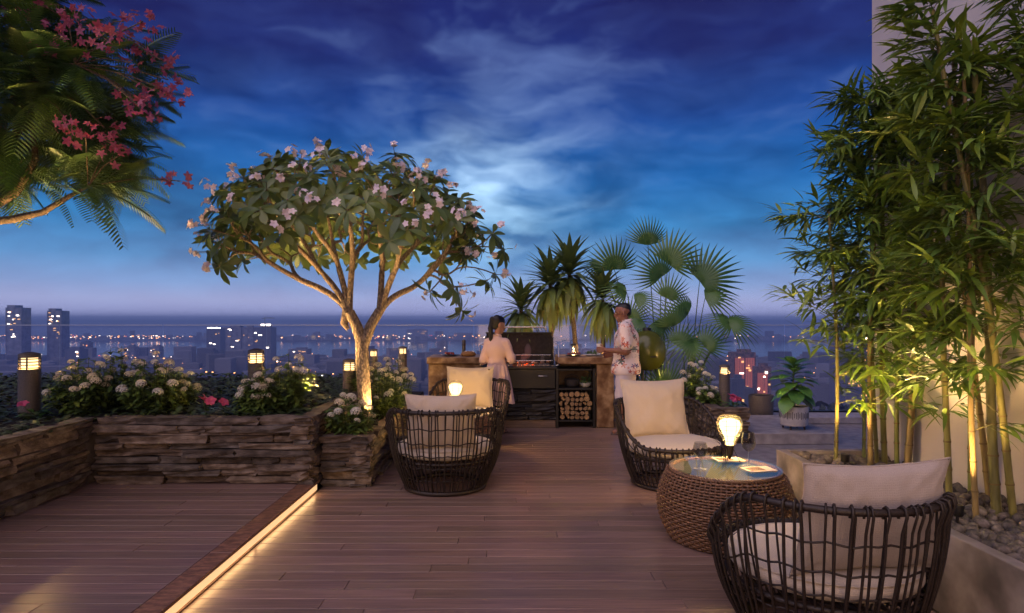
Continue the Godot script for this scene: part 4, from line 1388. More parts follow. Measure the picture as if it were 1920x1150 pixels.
	kl.lathe([Vector2(0.262, 1.062), Vector2(0.262, 1.08), Vector2(0.25, 1.16), Vector2(0.20, 1.25), Vector2(0.13, 1.315), Vector2(0.06, 1.34)], 40)
	var klid := part(ka, "lid", kl, M.kamado_green)
	var kr := MB.new()
	kr.lathe([Vector2(0.258, 1.048), Vector2(0.267, 1.048), Vector2(0.267, 1.048), Vector2(0.267, 1.064), Vector2(0.267, 1.064), Vector2(0.258, 1.064)], 40)
	part(ka, "band", kr, M.kamado_green)
	var vt := MB.new()
	vt.lathe([Vector2(0.06, 1.335), Vector2(0.062, 1.36), Vector2(0.05, 1.38), Vector2(0, 1.385)], 20)
	part(klid, "vent_cap", vt, M.black_steel)
	var bd2 := MB.new()
	bd2.cbox(Vector3(0.04, 0.985, 0.262), Vector3(0.10, 0.018, 0.01), 0.003)
	part(kbs, "badge", bd2, M.black_steel)
	for q in 4:
		var an := TAU * q / 4 + 0.6
		var lg := MB.new()
		lg.tube([Vector3(cos(an) * 0.13, 0.80, sin(an) * 0.13), Vector3(cos(an) * 0.17, 0.5, sin(an) * 0.17), Vector3(cos(an) * 0.22, 0.0, sin(an) * 0.22)], 0.013, 6)
		part(ka, "leg", lg, M.black_steel)
	# smoke
	for q in [[0.16, 0.95, -0.12, 0.09, 0.16], [0.22, 1.05, -0.2, 0.10, 0.22], [0.42, 0.93, -0.1, 0.06, 0.16], [0.0, 0.93, -0.1, 0.07, 0.13]]:
		var fv := FogVolume.new()
		fv.name = "grill_smoke" if not used.has("grill_smoke") else "grill_smoke_%03d" % used["grill_smoke"]
		used["grill_smoke"] = used.get("grill_smoke", 0) + 1
		fv.shape = RenderingServer.FOG_VOLUME_SHAPE_ELLIPSOID
		fv.size = Vector3(q[3], q[4], q[3])
		var fm := FogMaterial.new()
		fm.density = SMOKE
		fm.albedo = Color(0.85, 0.83, 0.85)
		fv.material = fm
		add_child(fv)
		fv.position = Vector3(q[0], q[1], zf + q[2])
		tag(fv, "wisp of pale smoke rising from the open grill", "smoke", "smoke over the grill", "stuff")
const SMOKE := 3.0

func make_pot_plant() -> void:
	rng.seed = 17
	var at := Vector3(3.52, 0.134, -8.0)
	var o := thing("potted_plant", at, 0, "broad leaved green plant in a white pot on the grey slab", "potted plant")
	for k in 4:
		var a := TAU * k / 4 + 0.7
		var lg := MB.new()
		lg.tube([Vector3(cos(a) * 0.13, 0.0, sin(a) * 0.13), Vector3(cos(a) * 0.12, 0.06, sin(a) * 0.12)], 0.012, 6)
		part(o, "foot", lg, M.dark_wood)
	var p := MB.new()
	p.lathe([Vector2(0, 0.045), Vector2(0.15, 0.045), Vector2(0.162, 0.06), Vector2(0.17, 0.15), Vector2(0.172, 0.285), Vector2(0.172, 0.285), Vector2(0.158, 0.285), Vector2(0.158, 0.25)], 40)
	var pp := part(o, "pot", p, M.pot_white)
	var tk := MB.new()
	for k in 52:
		var a := TAU * k / 52
		tk.box(Vector3(cos(a) * 0.1712, 0.18, sin(a) * 0.1712), Vector3(0.003, 0.075 + 0.02 * sin(k * 2.3), 0.008), Basis(Vector3.UP, -a))
	part(pp, "pot_marking", tk, M.pot_mark)
	var so := MB.new()
	so.lathe([Vector2(0.158, 0.262), Vector2(0.08, 0.275), Vector2(0, 0.28)], 24)
	part(o, "soil", so, M.soil)
	var st := MB.new()
	st.tube([Vector3(0, 0.26, 0), Vector3(0.015, 0.42, 0), Vector3(-0.01, 0.6, 0.01), Vector3(0.0, 0.80, 0)], [0.014, 0.012, 0.009, 0.005], 7)
	part(o, "stem", st, M.twig)
	var lm := leaf_mesh(0.32, 0.20, 0.62, 6, 0.5)
	for k in 38:
		var t := k / 37.0
		var a := k * 2.4
		var tilt := lerpf(-0.2, 0.95, t) + rng.randf_range(-0.15, 0.15)
		var d := Vector3(cos(a) * cos(tilt), sin(tilt), sin(a) * cos(tilt))
		var s := lerpf(1.0, 0.7, t) * rng.randf_range(0.85, 1.1)
		part(o, "leaf", lm, M["fiddle_leaf_%d" % (k % 2)], Transform3D(Basis.looking_at(d, Vector3.UP).scaled(Vector3.ONE * s), Vector3(0, lerpf(0.43, 0.80, t), 0)))

func make_reflection_pot() -> void:
	var o := thing("reflection_pot", Vector3(3.64, 0.096, -9.36), 0, "solid grey pot standing in for the reflection of the white pot in the glass railing", "pot")  # stands in for the white pot mirrored in the railing glass
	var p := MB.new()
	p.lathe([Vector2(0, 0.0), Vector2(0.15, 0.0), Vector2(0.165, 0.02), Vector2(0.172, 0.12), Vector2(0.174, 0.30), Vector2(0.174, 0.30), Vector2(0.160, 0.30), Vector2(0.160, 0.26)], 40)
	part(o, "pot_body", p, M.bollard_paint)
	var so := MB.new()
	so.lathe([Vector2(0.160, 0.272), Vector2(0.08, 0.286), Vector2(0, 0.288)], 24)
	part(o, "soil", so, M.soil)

# ---------- leaves. A leaf starts at the origin and runs along -Z, face up +Y. wide: where along it is widest
func leaf_mesh(l: float, w: float, wide := 0.45, seg := 4, droop := 0.25, fold := 0.18) -> ArrayMesh:
	var g := []
	for k in seg + 1:
		var t := float(k) / seg
		var hw := w * 0.5 * pow(maxf(sin(PI * pow(clampf(t, 0.0, 1.0), log(0.5) / log(wide))), 0.0), 0.8)
		if k == 0: hw = w * 0.04
		var y := -droop * l * t * t
		g.append([Vector3(-hw, y + fold * hw, -l * t), Vector3(0, y, -l * t), Vector3(hw, y + fold * hw, -l * t)])
	var mb := MB.new()
	mb.grid(g)
	for k in mb.n.size():
		if mb.n[k].y < 0: mb.n[k] = -mb.n[k]
		if mb.n[k].length() < 0.5: mb.n[k] = Vector3.UP
	return mb.mesh()

func flower_mesh(l: float, w: float, cup: float, n := 5) -> ArrayMesh:
	var out := MB.new()
	for k in n:
		var g := []
		for s in 4:
			var t := s / 3.0
			var hw := w * 0.5 * sin(PI * (0.12 + 0.80 * t))
			var y := cup * l * sin(t * 1.6) - 0.15 * l * t * t
			g.append([Vector3(-hw, y + 0.15 * hw, -l * t), Vector3(0, y, -l * t), Vector3(hw, y + 0.3 * hw, -l * t)])
		var mb := MB.new()
		mb.grid(g)
		for q in mb.n.size():
			if mb.n[q].y < 0: mb.n[q] = -mb.n[q]
		out.add(mb, Transform3D(Basis(Vector3.UP, TAU * k / n), Vector3.ZERO))
	return out.mesh()

# ---------- branching: split the tips until each has its own twig
func grow(mb: MB, p: Vector3, dir: Vector3, tips: Array, rt: float, frac := 0.4, ends = null) -> void:
	var n := tips.size()
	var r := rt * pow(n, 0.44)
	var c := Vector3.ZERO
	for t in tips: c += t
	c /= n
	if n == 1:
		var d: float = (tips[0] - p).length()
		var q0 := p + dir * d * 0.35
		var pts := []
		for k in 6:
			var t := k / 5.0
			pts.append(p.lerp(q0, t).lerp(q0.lerp(tips[0], t), t))
		mb.tube(pts, [r * 1.15, r * 1.1, r * 1.05, r, r, r * 0.95], 5)
		if ends != null: ends.append([tips[0], (pts[5] - pts[4]).normalized()])
		return
	var d2 := (c - p).length() * frac
	var node := p + (c - p) * frac + Vector3(rng.randf_range(-1, 1), rng.randf_range(-0.5, 0.5), rng.randf_range(-1, 1)) * d2 * 0.10
	var q := p + dir * d2 * 0.45
	var pts2 := []
	for k in 6:
		var t := k / 5.0
		pts2.append(p.lerp(q, t).lerp(q.lerp(node, t), t))
	mb.tube(pts2, [r * 1.16, r * 1.12, r * 1.06, r * 1.02, r, r], 7)
	var nd: Vector3 = (pts2[5] - pts2[4]).normalized()
	var a: Vector3 = tips[0]
	for t in tips: if t.distance_to(c) > a.distance_to(c): a = t
	var b := a
	for t in tips: if t.distance_to(a) > b.distance_to(a): b = t
	var ta := []
	var tb := []
	for t in tips:
		if t.distance_to(a) < t.distance_to(b): ta.append(t)
		else: tb.append(t)
	if tb.is_empty(): tb.append(ta.pop_back())
	grow(mb, node, nd, ta, rt, frac, ends)
	grow(mb, node, nd, tb, rt, frac, ends)

func rnd_dir() -> Vector3:
	while true:
		var v := Vector3(rng.randf_range(-1, 1), rng.randf_range(-1, 1), rng.randf_range(-1, 1))
		if v.length() < 1.0 and v.length() > 0.05: return v.normalized()
	return Vector3.UP

# spread copies: the first `own` (nearest the camera) become parts, the rest one mass
func leaves(o: Node3D, called: String, ms: Array, xs: Array, own: int, mats: Array, massmat: Material, cols: Array) -> void:
	xs.sort_custom(func(a, b): return (o.transform * a.origin).z > (o.transform * b.origin).z)
	var rest := []
	var rc := []
	for k in xs.size():
		if k < own: part(o, called, ms[k % ms.size()], mats[k % mats.size()], xs[k])
		else:
			rest.append(xs[k]); rc.append(cols[k % cols.size()])
	if rest.size(): multi(o, "foliage", ms[0], massmat, rest, rc)

# ---------- the flowering umbrella shaped tree (frangipani)
func make_plumeria() -> void:
	rng.seed = 301
	var D := 6.5
	var base := P(683, 748, D); base.y = 0.41
	var o := thing("frangipani_tree", base, 0, "umbrella shaped tree with pale pink blossoms in the low stone planter", "tree")
	var C := P(652, 478, D)
	var tl := []
	var tr := []
	var tips := []
	for k in 170:
		var az := k * 2.39996
		var sn := pow((k + 0.5) / 170.0, 0.85) * 0.98
		var el := asin(1.0 - sn)
		if el < 0.26 and sin(az) > 0.25 and k % 3 != 0: continue
		var r := rng.randf_range(0.84, 1.02)
		tips.append(C + Vector3(cos(az) * cos(el) * 1.37, sin(el) * 1.05, sin(az) * cos(el) * 1.15) * r + Vector3(0, rng.randf_range(-0.06, 0.06), 0))
	for k in 22:
		var d := rnd_dir()
		d.y = absf(d.y) * 0.6 + 0.4
		tips.append(C + Vector3(d.x * 1.35, d.y * 1.0, d.z * 1.1) * rng.randf_range(0.55, 0.8))
	for q in [[880, 432], [925, 436], [945, 468], [905, 470], [930, 515], [915, 525], [868, 478], [835, 420], [850, 540], [805, 548], [862, 550], [868, 585], [398, 470], [410, 500], [395, 450]]:
		tips.append(P(q[0], q[1], D + rng.randf_range(-0.3, 0.3)))
	for t in tips:
		var tt: Vector3 = t - base
		if tt.x < P(700, 0, D).x - base.x: tl.append(tt)
		else: tr.append(tt)
	var f0 := P(678, 640, D) - base
	var nl := P(655, 585, D) - base
	var nr := P(712, 582, D + 0.05) - base
	var tk := MB.new()
	tk.tube([Vector3(0.0, -0.06, 0), Vector3(0, 0.05, 0), Vector3(0.005, 0.25, 0), (f0 * 0.75), f0, f0.lerp(nl, 0.5) + Vector3(0.012, 0, 0), nl], [0.085, 0.075, 0.068, 0.070, 0.066, 0.057, 0.052], 12)
	tk.tube([f0 * 0.86, f0 + Vector3(0.03, 0.0, 0), f0.lerp(nr, 0.5), nr], [0.045, 0.058, 0.052, 0.047], 10)
	# broken stub on the fork
	tk.tube([nl + Vector3(-0.03, 0.02, 0), P(645, 607, D) - base, P(652, 618, D) - base], [0.042, 0.04, 0.02], 8)
	part(o, "trunk", tk, M.bark_grey)
	var ends := []
	for side in [[nl, tl, 4], [nr, tr, 3]]:
		var list: Array = side[1]
		var no: Vector3 = side[0]
		# limbs fan out from the fork: first the outer ones, the inner ones a little higher
		list.sort_custom(func(a, b): return (a.x - no.x) / maxf(a.y - no.y, 0.2) < (b.x - no.x) / maxf(b.y - no.y, 0.2))
		for g in side[2]:
			var sl := list.slice(list.size() * g / side[2], list.size() * (g + 1) / side[2])
			var c := Vector3.ZERO
			for t in sl: c += t
			c /= sl.size()
			var mb := MB.new()
			grow(mb, no - Vector3(0, 0.02 + 0.015 * (g % 2), 0), (Vector3(0, 0.9, 0) + (c - no).normalized()).normalized(), sl, 0.0072, 0.36, ends)
			part(o, "branch", mb, M.bark_grey)
	var ms := [leaf_mesh(0.205, 0.074, 0.6, 4, 0.28), leaf_mesh(0.175, 0.076, 0.62, 4, 0.15), leaf_mesh(0.225, 0.07, 0.58, 4, 0.4)]
	var xs := []
	var fl := flower_mesh(0.046, 0.036, 0.35)
	var nf := 0
	ends.sort_custom(func(a, b): return a[0].z > b[0].z)
	for e in ends:
		var ax: Vector3 = (e[1] + Vector3.UP * 0.35).normalized()
		var out_: Vector3 = (e[0] + base - C); out_.y = 0
		var n := rng.randi_range(8, 11)
		var low: bool = e[0].y + base.y < 1.95
		for k in n:
			var a := k * 2.4 + rng.randf() * 0.4
			var q := Quaternion(Vector3.UP, ax)
			var el := rng.randf_range(-0.35, 0.55)
			var d: Vector3 = q * Vector3(cos(a) * cos(el), sin(el), sin(a) * cos(el))
			if low: d.y -= 0.35
			xs.append(Transform3D(Basis.looking_at(d.normalized(), ax + Vector3(0.01, 0.02, 0.03)).scaled(Vector3.ONE * rng.randf_range(0.75, 1.12)), e[0] - ax * rng.randf_range(0, 0.035)))
		var front: bool = (e[0] + base).z > C.z - 0.3
		if rng.randf() < (0.8 if front else 0.2):
			var tw := MB.new()
			var top: Vector3 = e[0] + ax * 0.05 + out_.normalized() * 0.05 + Vector3(0, -0.01, 0.09)
			tw.tube([e[0], e[0] + ax * 0.06, top], 0.0035, 4)
			var stalk := part(o, "flower_stalk", tw, M.twig)
			for k in rng.randi_range(2, 5):
				if nf > 298: break
				nf += 1
				var d := (rnd_dir() + ax * 0.9 + Vector3(0, 0, 0.35)).normalized()
				part(stalk, "flower", fl, M.petal_pale if rng.randf() < 0.75 else M.petal_pale_warm, Transform3D(Basis(Quaternion(Vector3.UP, d)).scaled(Vector3.ONE * rng.randf_range(0.62, 0.88)), top + d * 0.022 + rnd_dir() * 0.034))
	leaves(o, "leaf", ms, xs, 300, [M.plumeria_leaf_0, M.plumeria_leaf_1, M.plumeria_leaf_2], M.plumeria_leaf, [Color(0.115, 0.17, 0.04), Color(0.15, 0.20, 0.045), Color(0.08, 0.135, 0.038), Color(0.10, 0.155, 0.042)])

# ---------- red blossomed tree with feathery leaves
func frond_mesh(pairs: int, l: float) -> ArrayMesh:
	var mb := MB.new()
	var at := func(t: float) -> Vector3: return Vector3(0, -0.32 * l * t * t, -l * t)
	for k in pairs:
		var t := 0.12 + 0.86 * k / (pairs - 1.0)
		var p: Vector3 = at.call(t)
		var pl := l * 0.30 * pow(sin(PI * (0.16 + 0.76 * t)), 0.7)
		for s in [-1.0, 1.0]:
			var d := Vector3(s * 0.85, -0.10, -0.52).normalized()
			var side := d.cross(Vector3.UP).normalized()
			var ps := []
			for q in 5:
				var t2 := q / 4.0
				var c := p + d * pl * t2 + Vector3(0, -0.28 * pl * t2 * t2, 0)
				var w: float = [0.0018, 0.0050, 0.0058, 0.0046, 0.0008][q]
				ps.append([c - side * w, c + side * w])
			mb.grid(ps)
	var r := MB.new()
	r.tube([at.call(0.0), at.call(0.35), at.call(0.7), at.call(1.0)], [0.0028, 0.0024, 0.0018, 0.001], 3, false)
	mb.add(r, Transform3D.IDENTITY)
	return mb.mesh()

func make_flame_tree() -> void:
	rng.seed = 402
	var base := Vector3(-5.2, 0.60, -5.6)
	var o := thing("flame_tree", base, 0, "feathery leaved tree with clusters of red pink blossom over the planter", "tree")
	var C := Vector3(-4.75, 3.28, -5.45)
	var tips := []
	for k in 250:
		var d := rnd_dir()
		d.y = d.y * 0.85 + 0.14
		var p := C + Vector3(d.x * 1.66, d.y * 1.22, d.z * 1.30) * rng.randf_range(0.5, 1.0)
		if p.y < 2.74 + 0.2 * absf(p.x - C.x): p.y = 2.74 + 0.2 * absf(p.x - C.x) + rng.randf() * 0.3
		tips.append(p - base)
	var fork := Vector3(0.12, 1.25, 0.05)
	var tk := MB.new()
	tk.tube([Vector3(-0.03, -0.05, 0), Vector3(-0.02, 0.3, 0), Vector3(0.03, 0.8, 0.02), fork], [0.13, 0.11, 0.095, 0.085], 12)
	part(o, "trunk", tk, M.bark_flame)
	var groups := {}
	for t in tips:
		var v: Vector3 = t - fork
		var g := int(floor((atan2(v.z, v.x) + PI) / TAU * 5.0)) % 5
		if not groups.has(g): groups[g] = []
		groups[g].append(t)
	var ends := []
	for g in groups:
		var mb := MB.new()
		var c := Vector3.ZERO
		for t in groups[g]: c += t
		c /= groups[g].size()
		grow(mb, fork, Vector3(c.x - fork.x, 0.35, c.z - fork.z).normalized(), groups[g], 0.0052, 0.36, ends)
		part(o, "branch", mb, M.bark_flame)
	# the low bare limb that reaches into the picture
	var lim := MB.new()
	lim.tube([fork + Vector3(0, 0.1, 0.0), P(-40, 418, 5.2) - base, P(20, 412, 5.15) - base, P(80, 398, 5.1) - base, P(130, 368, 5.1) - base, P(165, 350, 5.1) - base], [0.06, 0.036, 0.031, 0.025, 0.019, 0.008], 9)
	var lim2 := MB.new()
	lim2.tube([fork, P(-20, 392, 5.3) - base, P(30, 360, 5.3) - base, P(66, 300, 5.25) - base, P(62, 245, 5.2) - base, P(42, 200, 5.2) - base, P(66, 130, 5.2) - base], [0.06, 0.04, 0.034, 0.026, 0.021, 0.016, 0.009], 9)
	part(o, "branch", lim, M.bark_flame)
	part(o, "branch", lim2, M.bark_flame)
	for q in [[165, 350, 5.1], [150, 345, 5.2], [66, 130, 5.2], [95, 350, 5.15], [190, 345, 5.2]]: ends.append([P(q[0], q[1], q[2]) - base, Vector3(0.5, 0.3, 0.1)])
	var ms := [frond_mesh(18, 0.44), frond_mesh(16, 0.38)]
	var xs := []
	var fl := flower_mesh(0.052, 0.030, 0.15)
	var nf := 0
	ends.sort_custom(func(a, b): return a[0].z > b[0].z)
	for e in ends:
		var w: Vector3 = e[0] + base
		if w.x < -5.9 or w.y > 4.75: continue
		var out_ := (w - C); out_.y *= 0.3
		out_ = out_.normalized()
		for k in rng.randi_range(5, 7):
			var d := (out_ * 0.85 + rnd_dir() * 0.8 + Vector3(0, 0.45 if w.y < 2.85 else -0.1, 0)).normalized()
			xs.append(Transform3D(Basis.looking_at(d, Vector3.UP + rnd_dir() * 0.3).scaled(Vector3.ONE * rng.randf_range(0.8, 1.25)), e[0]))
	# blossom clusters over the face and the rim of the crown
	var spots := [[232, 40], [150, 28], [196, 62], [262, 82], [300, 112], [330, 178], [286, 206], [250, 186], [130, 236], [212, 268], [160, 258], [222, 292], [92, 88], [62, 24], [12, 150], [338, 340], [182, 92], [246, 118], [110, 56], [316, 150], [268, 40], [30, 70], [196, 240], [120, 10], [290, 170], [262, 200], [20, 25]]
	for sp in spots:
		var top := P(sp[0], sp[1], rng.randf_range(4.35, 4.75) + absf(sp[0] - 160.0) * 0.0035) - base
		var near: Vector3 = ends[0][0]
		for e in ends: if e[0].distance_to(top) < near.distance_to(top): near = e[0]
		var stw := MB.new()
		stw.tube([near, near.lerp(top, 0.5) + Vector3(0, 0.04, 0), top], 0.005, 5)
		var stk := part(o, "flower_stalk", stw, M.bark_flame)
		for k in rng.randi_range(9, 12):
			if nf > 298: break
			nf += 1
			var d := (rnd_dir() + Vector3(0.1, 0.1, 0.8)).normalized()
			part(stk, "flower", fl, M.petal_red if rng.randf() < 0.6 else M.petal_red_light, Transform3D(Basis(Quaternion(Vector3.UP, d)).scaled(Vector3.ONE * rng.randf_range(0.5, 0.8)), top + rnd_dir() * Vector3(0.15, 0.09, 0.1) * rng.randf_range(0.5, 1.0)))
	leaves(o, "frond", ms, xs, 300, [M.flame_leaf_0, M.flame_leaf_1, M.flame_leaf_2], M.flame_leaf, [Color(0.07, 0.14, 0.03), Color(0.10, 0.165, 0.03), Color(0.048, 0.108, 0.03)])

# ---------- bamboo
func make_bamboo() -> void:
	rng.seed = 503
	# px, py at the pebbles, diameter (m), height (m), lean x, label
	var S := [
		[1567, 864, 0.030, 1.95, -0.02, "slim yellow bamboo stalk standing apart at the corner of the trough"],
		[1614, 857, 0.028, 2.45, 0.01, "slim bamboo stalk at the back corner of the trough by the wall end"],
		[1629, 873, 0.040, 2.75, 0.03, "stout bamboo stalk with a reddish tint next to the wall end"],
		[1645, 870, 0.030, 2.5, -0.03, "slim bamboo stalk just beside the stout reddish one"],
		[1661, 868, 0.042, 2.75, -0.02, "stout pale bamboo stalk rising over the grey pillow's corner"],
		[1688, 872, 0.034, 2.7, -0.02, "bamboo stalk at one side of the thickest pair behind the grey pillow"],
		[1704, 878, 0.050, 2.85, 0.02, "thickest bamboo stalk standing behind the middle of the grey pillow"],
		[1718, 874, 0.036, 2.5, 0.05, "bamboo stalk at the wall side of the thickest pair"],
		[1775, 937, 0.038, 2.6, 0.0, "bamboo stalk beside the pillow tip in front of the white wall"],
		[1821, 926, 0.036, 2.55, 0.02, "darker bamboo stalk close against the white wall"],
		[1831, 968, 0.032, 2.5, -0.03, "slim green bamboo stalk standing forward among the pebbles"],
		[1876, 959, 0.052, 2.7, -0.06, "thick green bamboo stalk with strong rings among the pebbles"],
		[1908, 966, 0.040, 2.85, -0.16, "bamboo stalk leaning over the pebbles beside the thick green one"],
		[1962, 990, 0.046, 2.9, 0.02, "bamboo stalk at the near end of the grove by the wall"],
		[1940, 930, 0.038, 2.75, -0.08, "bamboo stalk behind the leaning one against the wall"]]
	var lm := [leaf_mesh(0.175, 0.027, 0.36, 4, 0.25), leaf_mesh(0.155, 0.026, 0.34, 4, 0.12), leaf_mesh(0.195, 0.028, 0.38, 4, 0.4)]
	var idx := 0
	for s in S:
		var d: float = 1320.0 / (s[1] - 599.0)
		var at := P(s[0], s[1], d); at.y = 0.385
		at.x = clampf(at.x, 2.30, 2.95)
		var o := thing("bamboo_stalk", at, 0, s[5], "bamboo", "bamboo stalks in the trough")
		var hh: float = s[3]
		var r: float = s[2] * 0.5
		var path := func(y: float) -> Vector3: return Vector3(s[4] * y + 0.02 * sin(y * 2.0 + idx), y, 0.015 * sin(y * 1.6 + idx * 2.0))
		var y := 0.0
		var cu := MB.new()
		var nodes := []
		var first := true
		while y < hh:
			var l := rng.randf_range(0.18, 0.25) * (0.8 if y < 0.4 else 1.1)
			var y1 := minf(y + l, hh)
			var r0 := r * (1.0 - 0.45 * y / hh)
			cu.tube([path.call(y), path.call(y + 0.008), path.call(y + 0.02), path.call((y + y1) * 0.5), path.call(y1 - 0.018), path.call(y1)], [r0 * 1.05, r0 * 1.12, r0, r0 * 0.99, r0, r0 * 1.08], 12, y1 >= hh)
			nodes.append([y1, r0])
			y = y1
		var cul := part(o, "culm", cu, M["culm_%d" % (idx % 4)])
		var rg := MB.new()
		for q in nodes:
			rg = MB.new()
			rg.tube([path.call(q[0] - 0.005), path.call(q[0] + 0.004)], q[1] * 1.13, 12, false)
			part(cul, "node_ring", rg, M.culm_node)
		# branches with sprays of leaves
		var xs := []
		var start := 0.42 if idx in [0, 2, 6, 8, 10, 12] else 0.62
		for q in nodes:
			if q[0] < start: continue
			var dens := clampf((q[0] - start) / 0.6, 0.35, 1.0)
			var nb := int(round(rng.randf_range(2.5, 4.2) * dens + 0.5))
			for b in nb:
				var a := rng.randf() * TAU
				# the wall side is cramped
				if cos(a) > 0.5 and at.x > 2.75: a = PI - a + rng.randf_range(-0.5, 0.5)
				var bl := rng.randf_range(0.18, 0.52) * (0.62 if q[0] > 1.75 and idx > 7 else 1.0) * (1.0 if q[0] < hh * 0.8 else 0.75)
				var dir := Vector3(cos(a), rng.randf_range(0.1, 0.8), sin(a)).normalized()
				var p0: Vector3 = path.call(q[0])
				var pts := [p0, p0 + dir * bl * 0.4, p0 + dir * bl * 0.75 + Vector3(0, -0.02, 0), p0 + dir * bl + Vector3(0, -0.07, 0)]
				var tw := MB.new()
				tw.tube(pts, [0.0032, 0.0026, 0.002, 0.0012], 4)
				part(o, "branch", tw, M.twig)
				var sprays := rng.randi_range(3, 4)
				for sp in sprays:
					var t := lerpf(0.35, 1.0, float(sp) / (sprays - 1))
					var pp := p0 + dir * bl * t + Vector3(0, -0.07 * t * t, 0)
					var sd := (dir + rnd_dir() * 0.7).normalized()
					for l in rng.randi_range(5, 7):
						var ld := (sd * 0.9 + rnd_dir() * 0.75) * Vector3(1, 0.55, 1)
						ld = (ld + Vector3(0, -0.10, 0)).normalized()
						var pos := pp + sd * l * 0.018
						if (pos + at).x > 2.97: continue
						xs.append(Transform3D(Basis.looking_at(ld, Vector3.UP + rnd_dir() * 0.35).scaled(Vector3.ONE * rng.randf_range(0.7, 1.2)), pos))
		leaves(o, "leaf", lm, xs, 110, [M.bamboo_leaf_0, M.bamboo_leaf_1, M.bamboo_leaf_2], M.bamboo_leaf, [Color(0.135, 0.215, 0.03), Color(0.18, 0.26, 0.034), Color(0.09, 0.17, 0.03), Color(0.12, 0.20, 0.034)])
		idx += 1
	# pebbles
	var pm := []
	for k in 6:
		var f := FastNoiseLite.new(); f.seed = 900 + k; f.frequency = 0.8
		var g := []
		for a in 7:
			var row := []
			for b in 9:
				var el := PI * a / 6.0 - PI / 2
				var az := TAU * b / 9.0
				var p := Vector3(cos(el) * cos(az), sin(el), cos(el) * sin(az))
				row.append(p * (1.0 + 0.35 * f.get_noise_3dv(p * 1.3)))
			g.append(row)
		var mb := MB.new()
		mb.grid(g, true, Vector3.ZERO)
		pm.append(mb.mesh())
	var bed := thing("pebble_bed", Vector3(2.62, 0.30, -3.6), 0, "rounded grey brown pebbles filling the bamboo trough", "pebbles")
	var px := []
	for layer in 2:
		var z := -5.18
		while z < -0.6:
			var x := 2.275
			while x < 2.99:
				var sz := rng.randf_range(0.026, 0.045)
				px.append(Transform3D(Basis.from_euler(Vector3(rng.randf() * TAU, rng.randf() * TAU, 0)).scaled_local(Vector3(sz * 1.25, sz * 0.85, sz)), Vector3(x + rng.randf_range(-0.02, 0.02), 0.345 + layer * 0.032 + rng.randf_range(-0.012, 0.018), z + rng.randf_range(-0.02, 0.02)) - bed.position))
				x += rng.randf_range(0.06, 0.085)
			z += 0.07 if layer == 0 else 0.075
	# those in view and on top show largest
	px.sort_custom(func(a, b): return pebble_rank(a.origin + bed.position) > pebble_rank(b.origin + bed.position))
	var rest := []
	for k in px.size():
		if k < 300: part(bed, "pebble", pm[k % 6], M["pebble_%d" % (k * 7 % 4)], px[k])
		else: rest.append(px[k])
	multi(bed, "pebble_mass", pm[0], M.pebble_0, rest)

func pebble_rank(p: Vector3) -> float:
	var d := -p.z
	if d < 2.75 or p.x / d > 0.84: return -d
	return 20.0 - d + (6.0 if p.y > 0.36 else 0.0)

# ---------- shrubs with domed white flower heads
var shrub_leaf: ArrayMesh
var heads := []
func shrub(at: Vector3, w: float, h: float, n: int, nl: int, label: String, sd: int, called := "white_flower_shrub") -> void:
	rng.seed = sd
	if shrub_leaf == null:
		shrub_leaf = leaf_mesh(0.085, 0.034, 0.45, 3, 0.25)
		for v in 3:
			var mb := MB.new()
			for k in 34:
				var d := Vector3(0, 1, 0)
				var a := k * 2.4
				var el := 1.5 - 1.75 * k / 33.0
				d = Vector3(cos(a) * cos(el), sin(el), sin(a) * cos(el))
				var q := Basis(Quaternion(Vector3.UP, d))
				for p in 4:
					var an := TAU * p / 4 + k
					var t := q * Vector3(cos(an), 0, sin(an))
					var s := q * Vector3(-sin(an), 0, cos(an))
					var c := d * Vector3(0.034, 0.026, 0.034)
					mb.flat([c, c + t * 0.006 + s * 0.004 + d * 0.003, c + t * 0.0115 + d * 0.001, c + t * 0.006 - s * 0.004 + d * 0.003], d)
			heads.append(mb.mesh())
	var o := thing(called, at, 0, label, "shrub", "white flowering shrubs")
	var st := MB.new()
	var xs := []
	var cols := []
	var spots := []
	for k in n:
		var a := k * 2.4 + rng.randf() * 0.5
		var r := sqrt((k + 0.5) / n)
		var hh := h * (1.0 - 0.5 * r * r) * rng.randf_range(0.72, 1.15)
		var tip := Vector3(cos(a) * r * w, hh, sin(a) * r * w * 0.8)
		var p0 := Vector3(cos(a) * r * w * 0.25, 0, sin(a) * r * w * 0.2)
		var mid := p0.lerp(tip, 0.5) + Vector3(cos(a) * 0.03, -0.02, sin(a) * 0.03)
		st.tube([p0 - Vector3.UP * 0.03, mid, tip], [0.005, 0.004, 0.0028], 4, false)
		spots.append(tip)
		for l in nl:
			var t := rng.randf_range(0.12, 0.97)
			var p := p0.lerp(mid, t * 2.0) if t < 0.5 else mid.lerp(tip, t * 2.0 - 1.0)
			var d := Vector3(cos(l * 2.4 + k), rng.randf_range(-0.3, 0.6), sin(l * 2.4 + k)).normalized()
			xs.append(Transform3D(Basis.looking_at(d, Vector3.UP).scaled(Vector3.ONE * rng.randf_range(0.7, 1.35)), p))
			var g := rng.randf()
			cols.append(Color(0.085, 0.15, 0.03).lerp(Color(0.19, 0.26, 0.042), g * g))
	part(o, "stems", st, M.stem_green)
	multi(o, "foliage", shrub_leaf, M.shrub_leaf, xs, cols)
	for k in spots.size():
		if rng.randf() < 0.55:
			part(o, "flower_head", heads[k % 3], M.petal_cream if rng.randf() < 0.4 else M.petal_white, Transform3D(Basis.from_euler(Vector3(rng.randf_range(-0.3, 0.6), rng.randf() * 3, rng.randf_range(-0.3, 0.3))).scaled(Vector3.ONE * rng.randf_range(0.75, 1.4)), spots[k] + Vector3(0, 0.004, 0)))

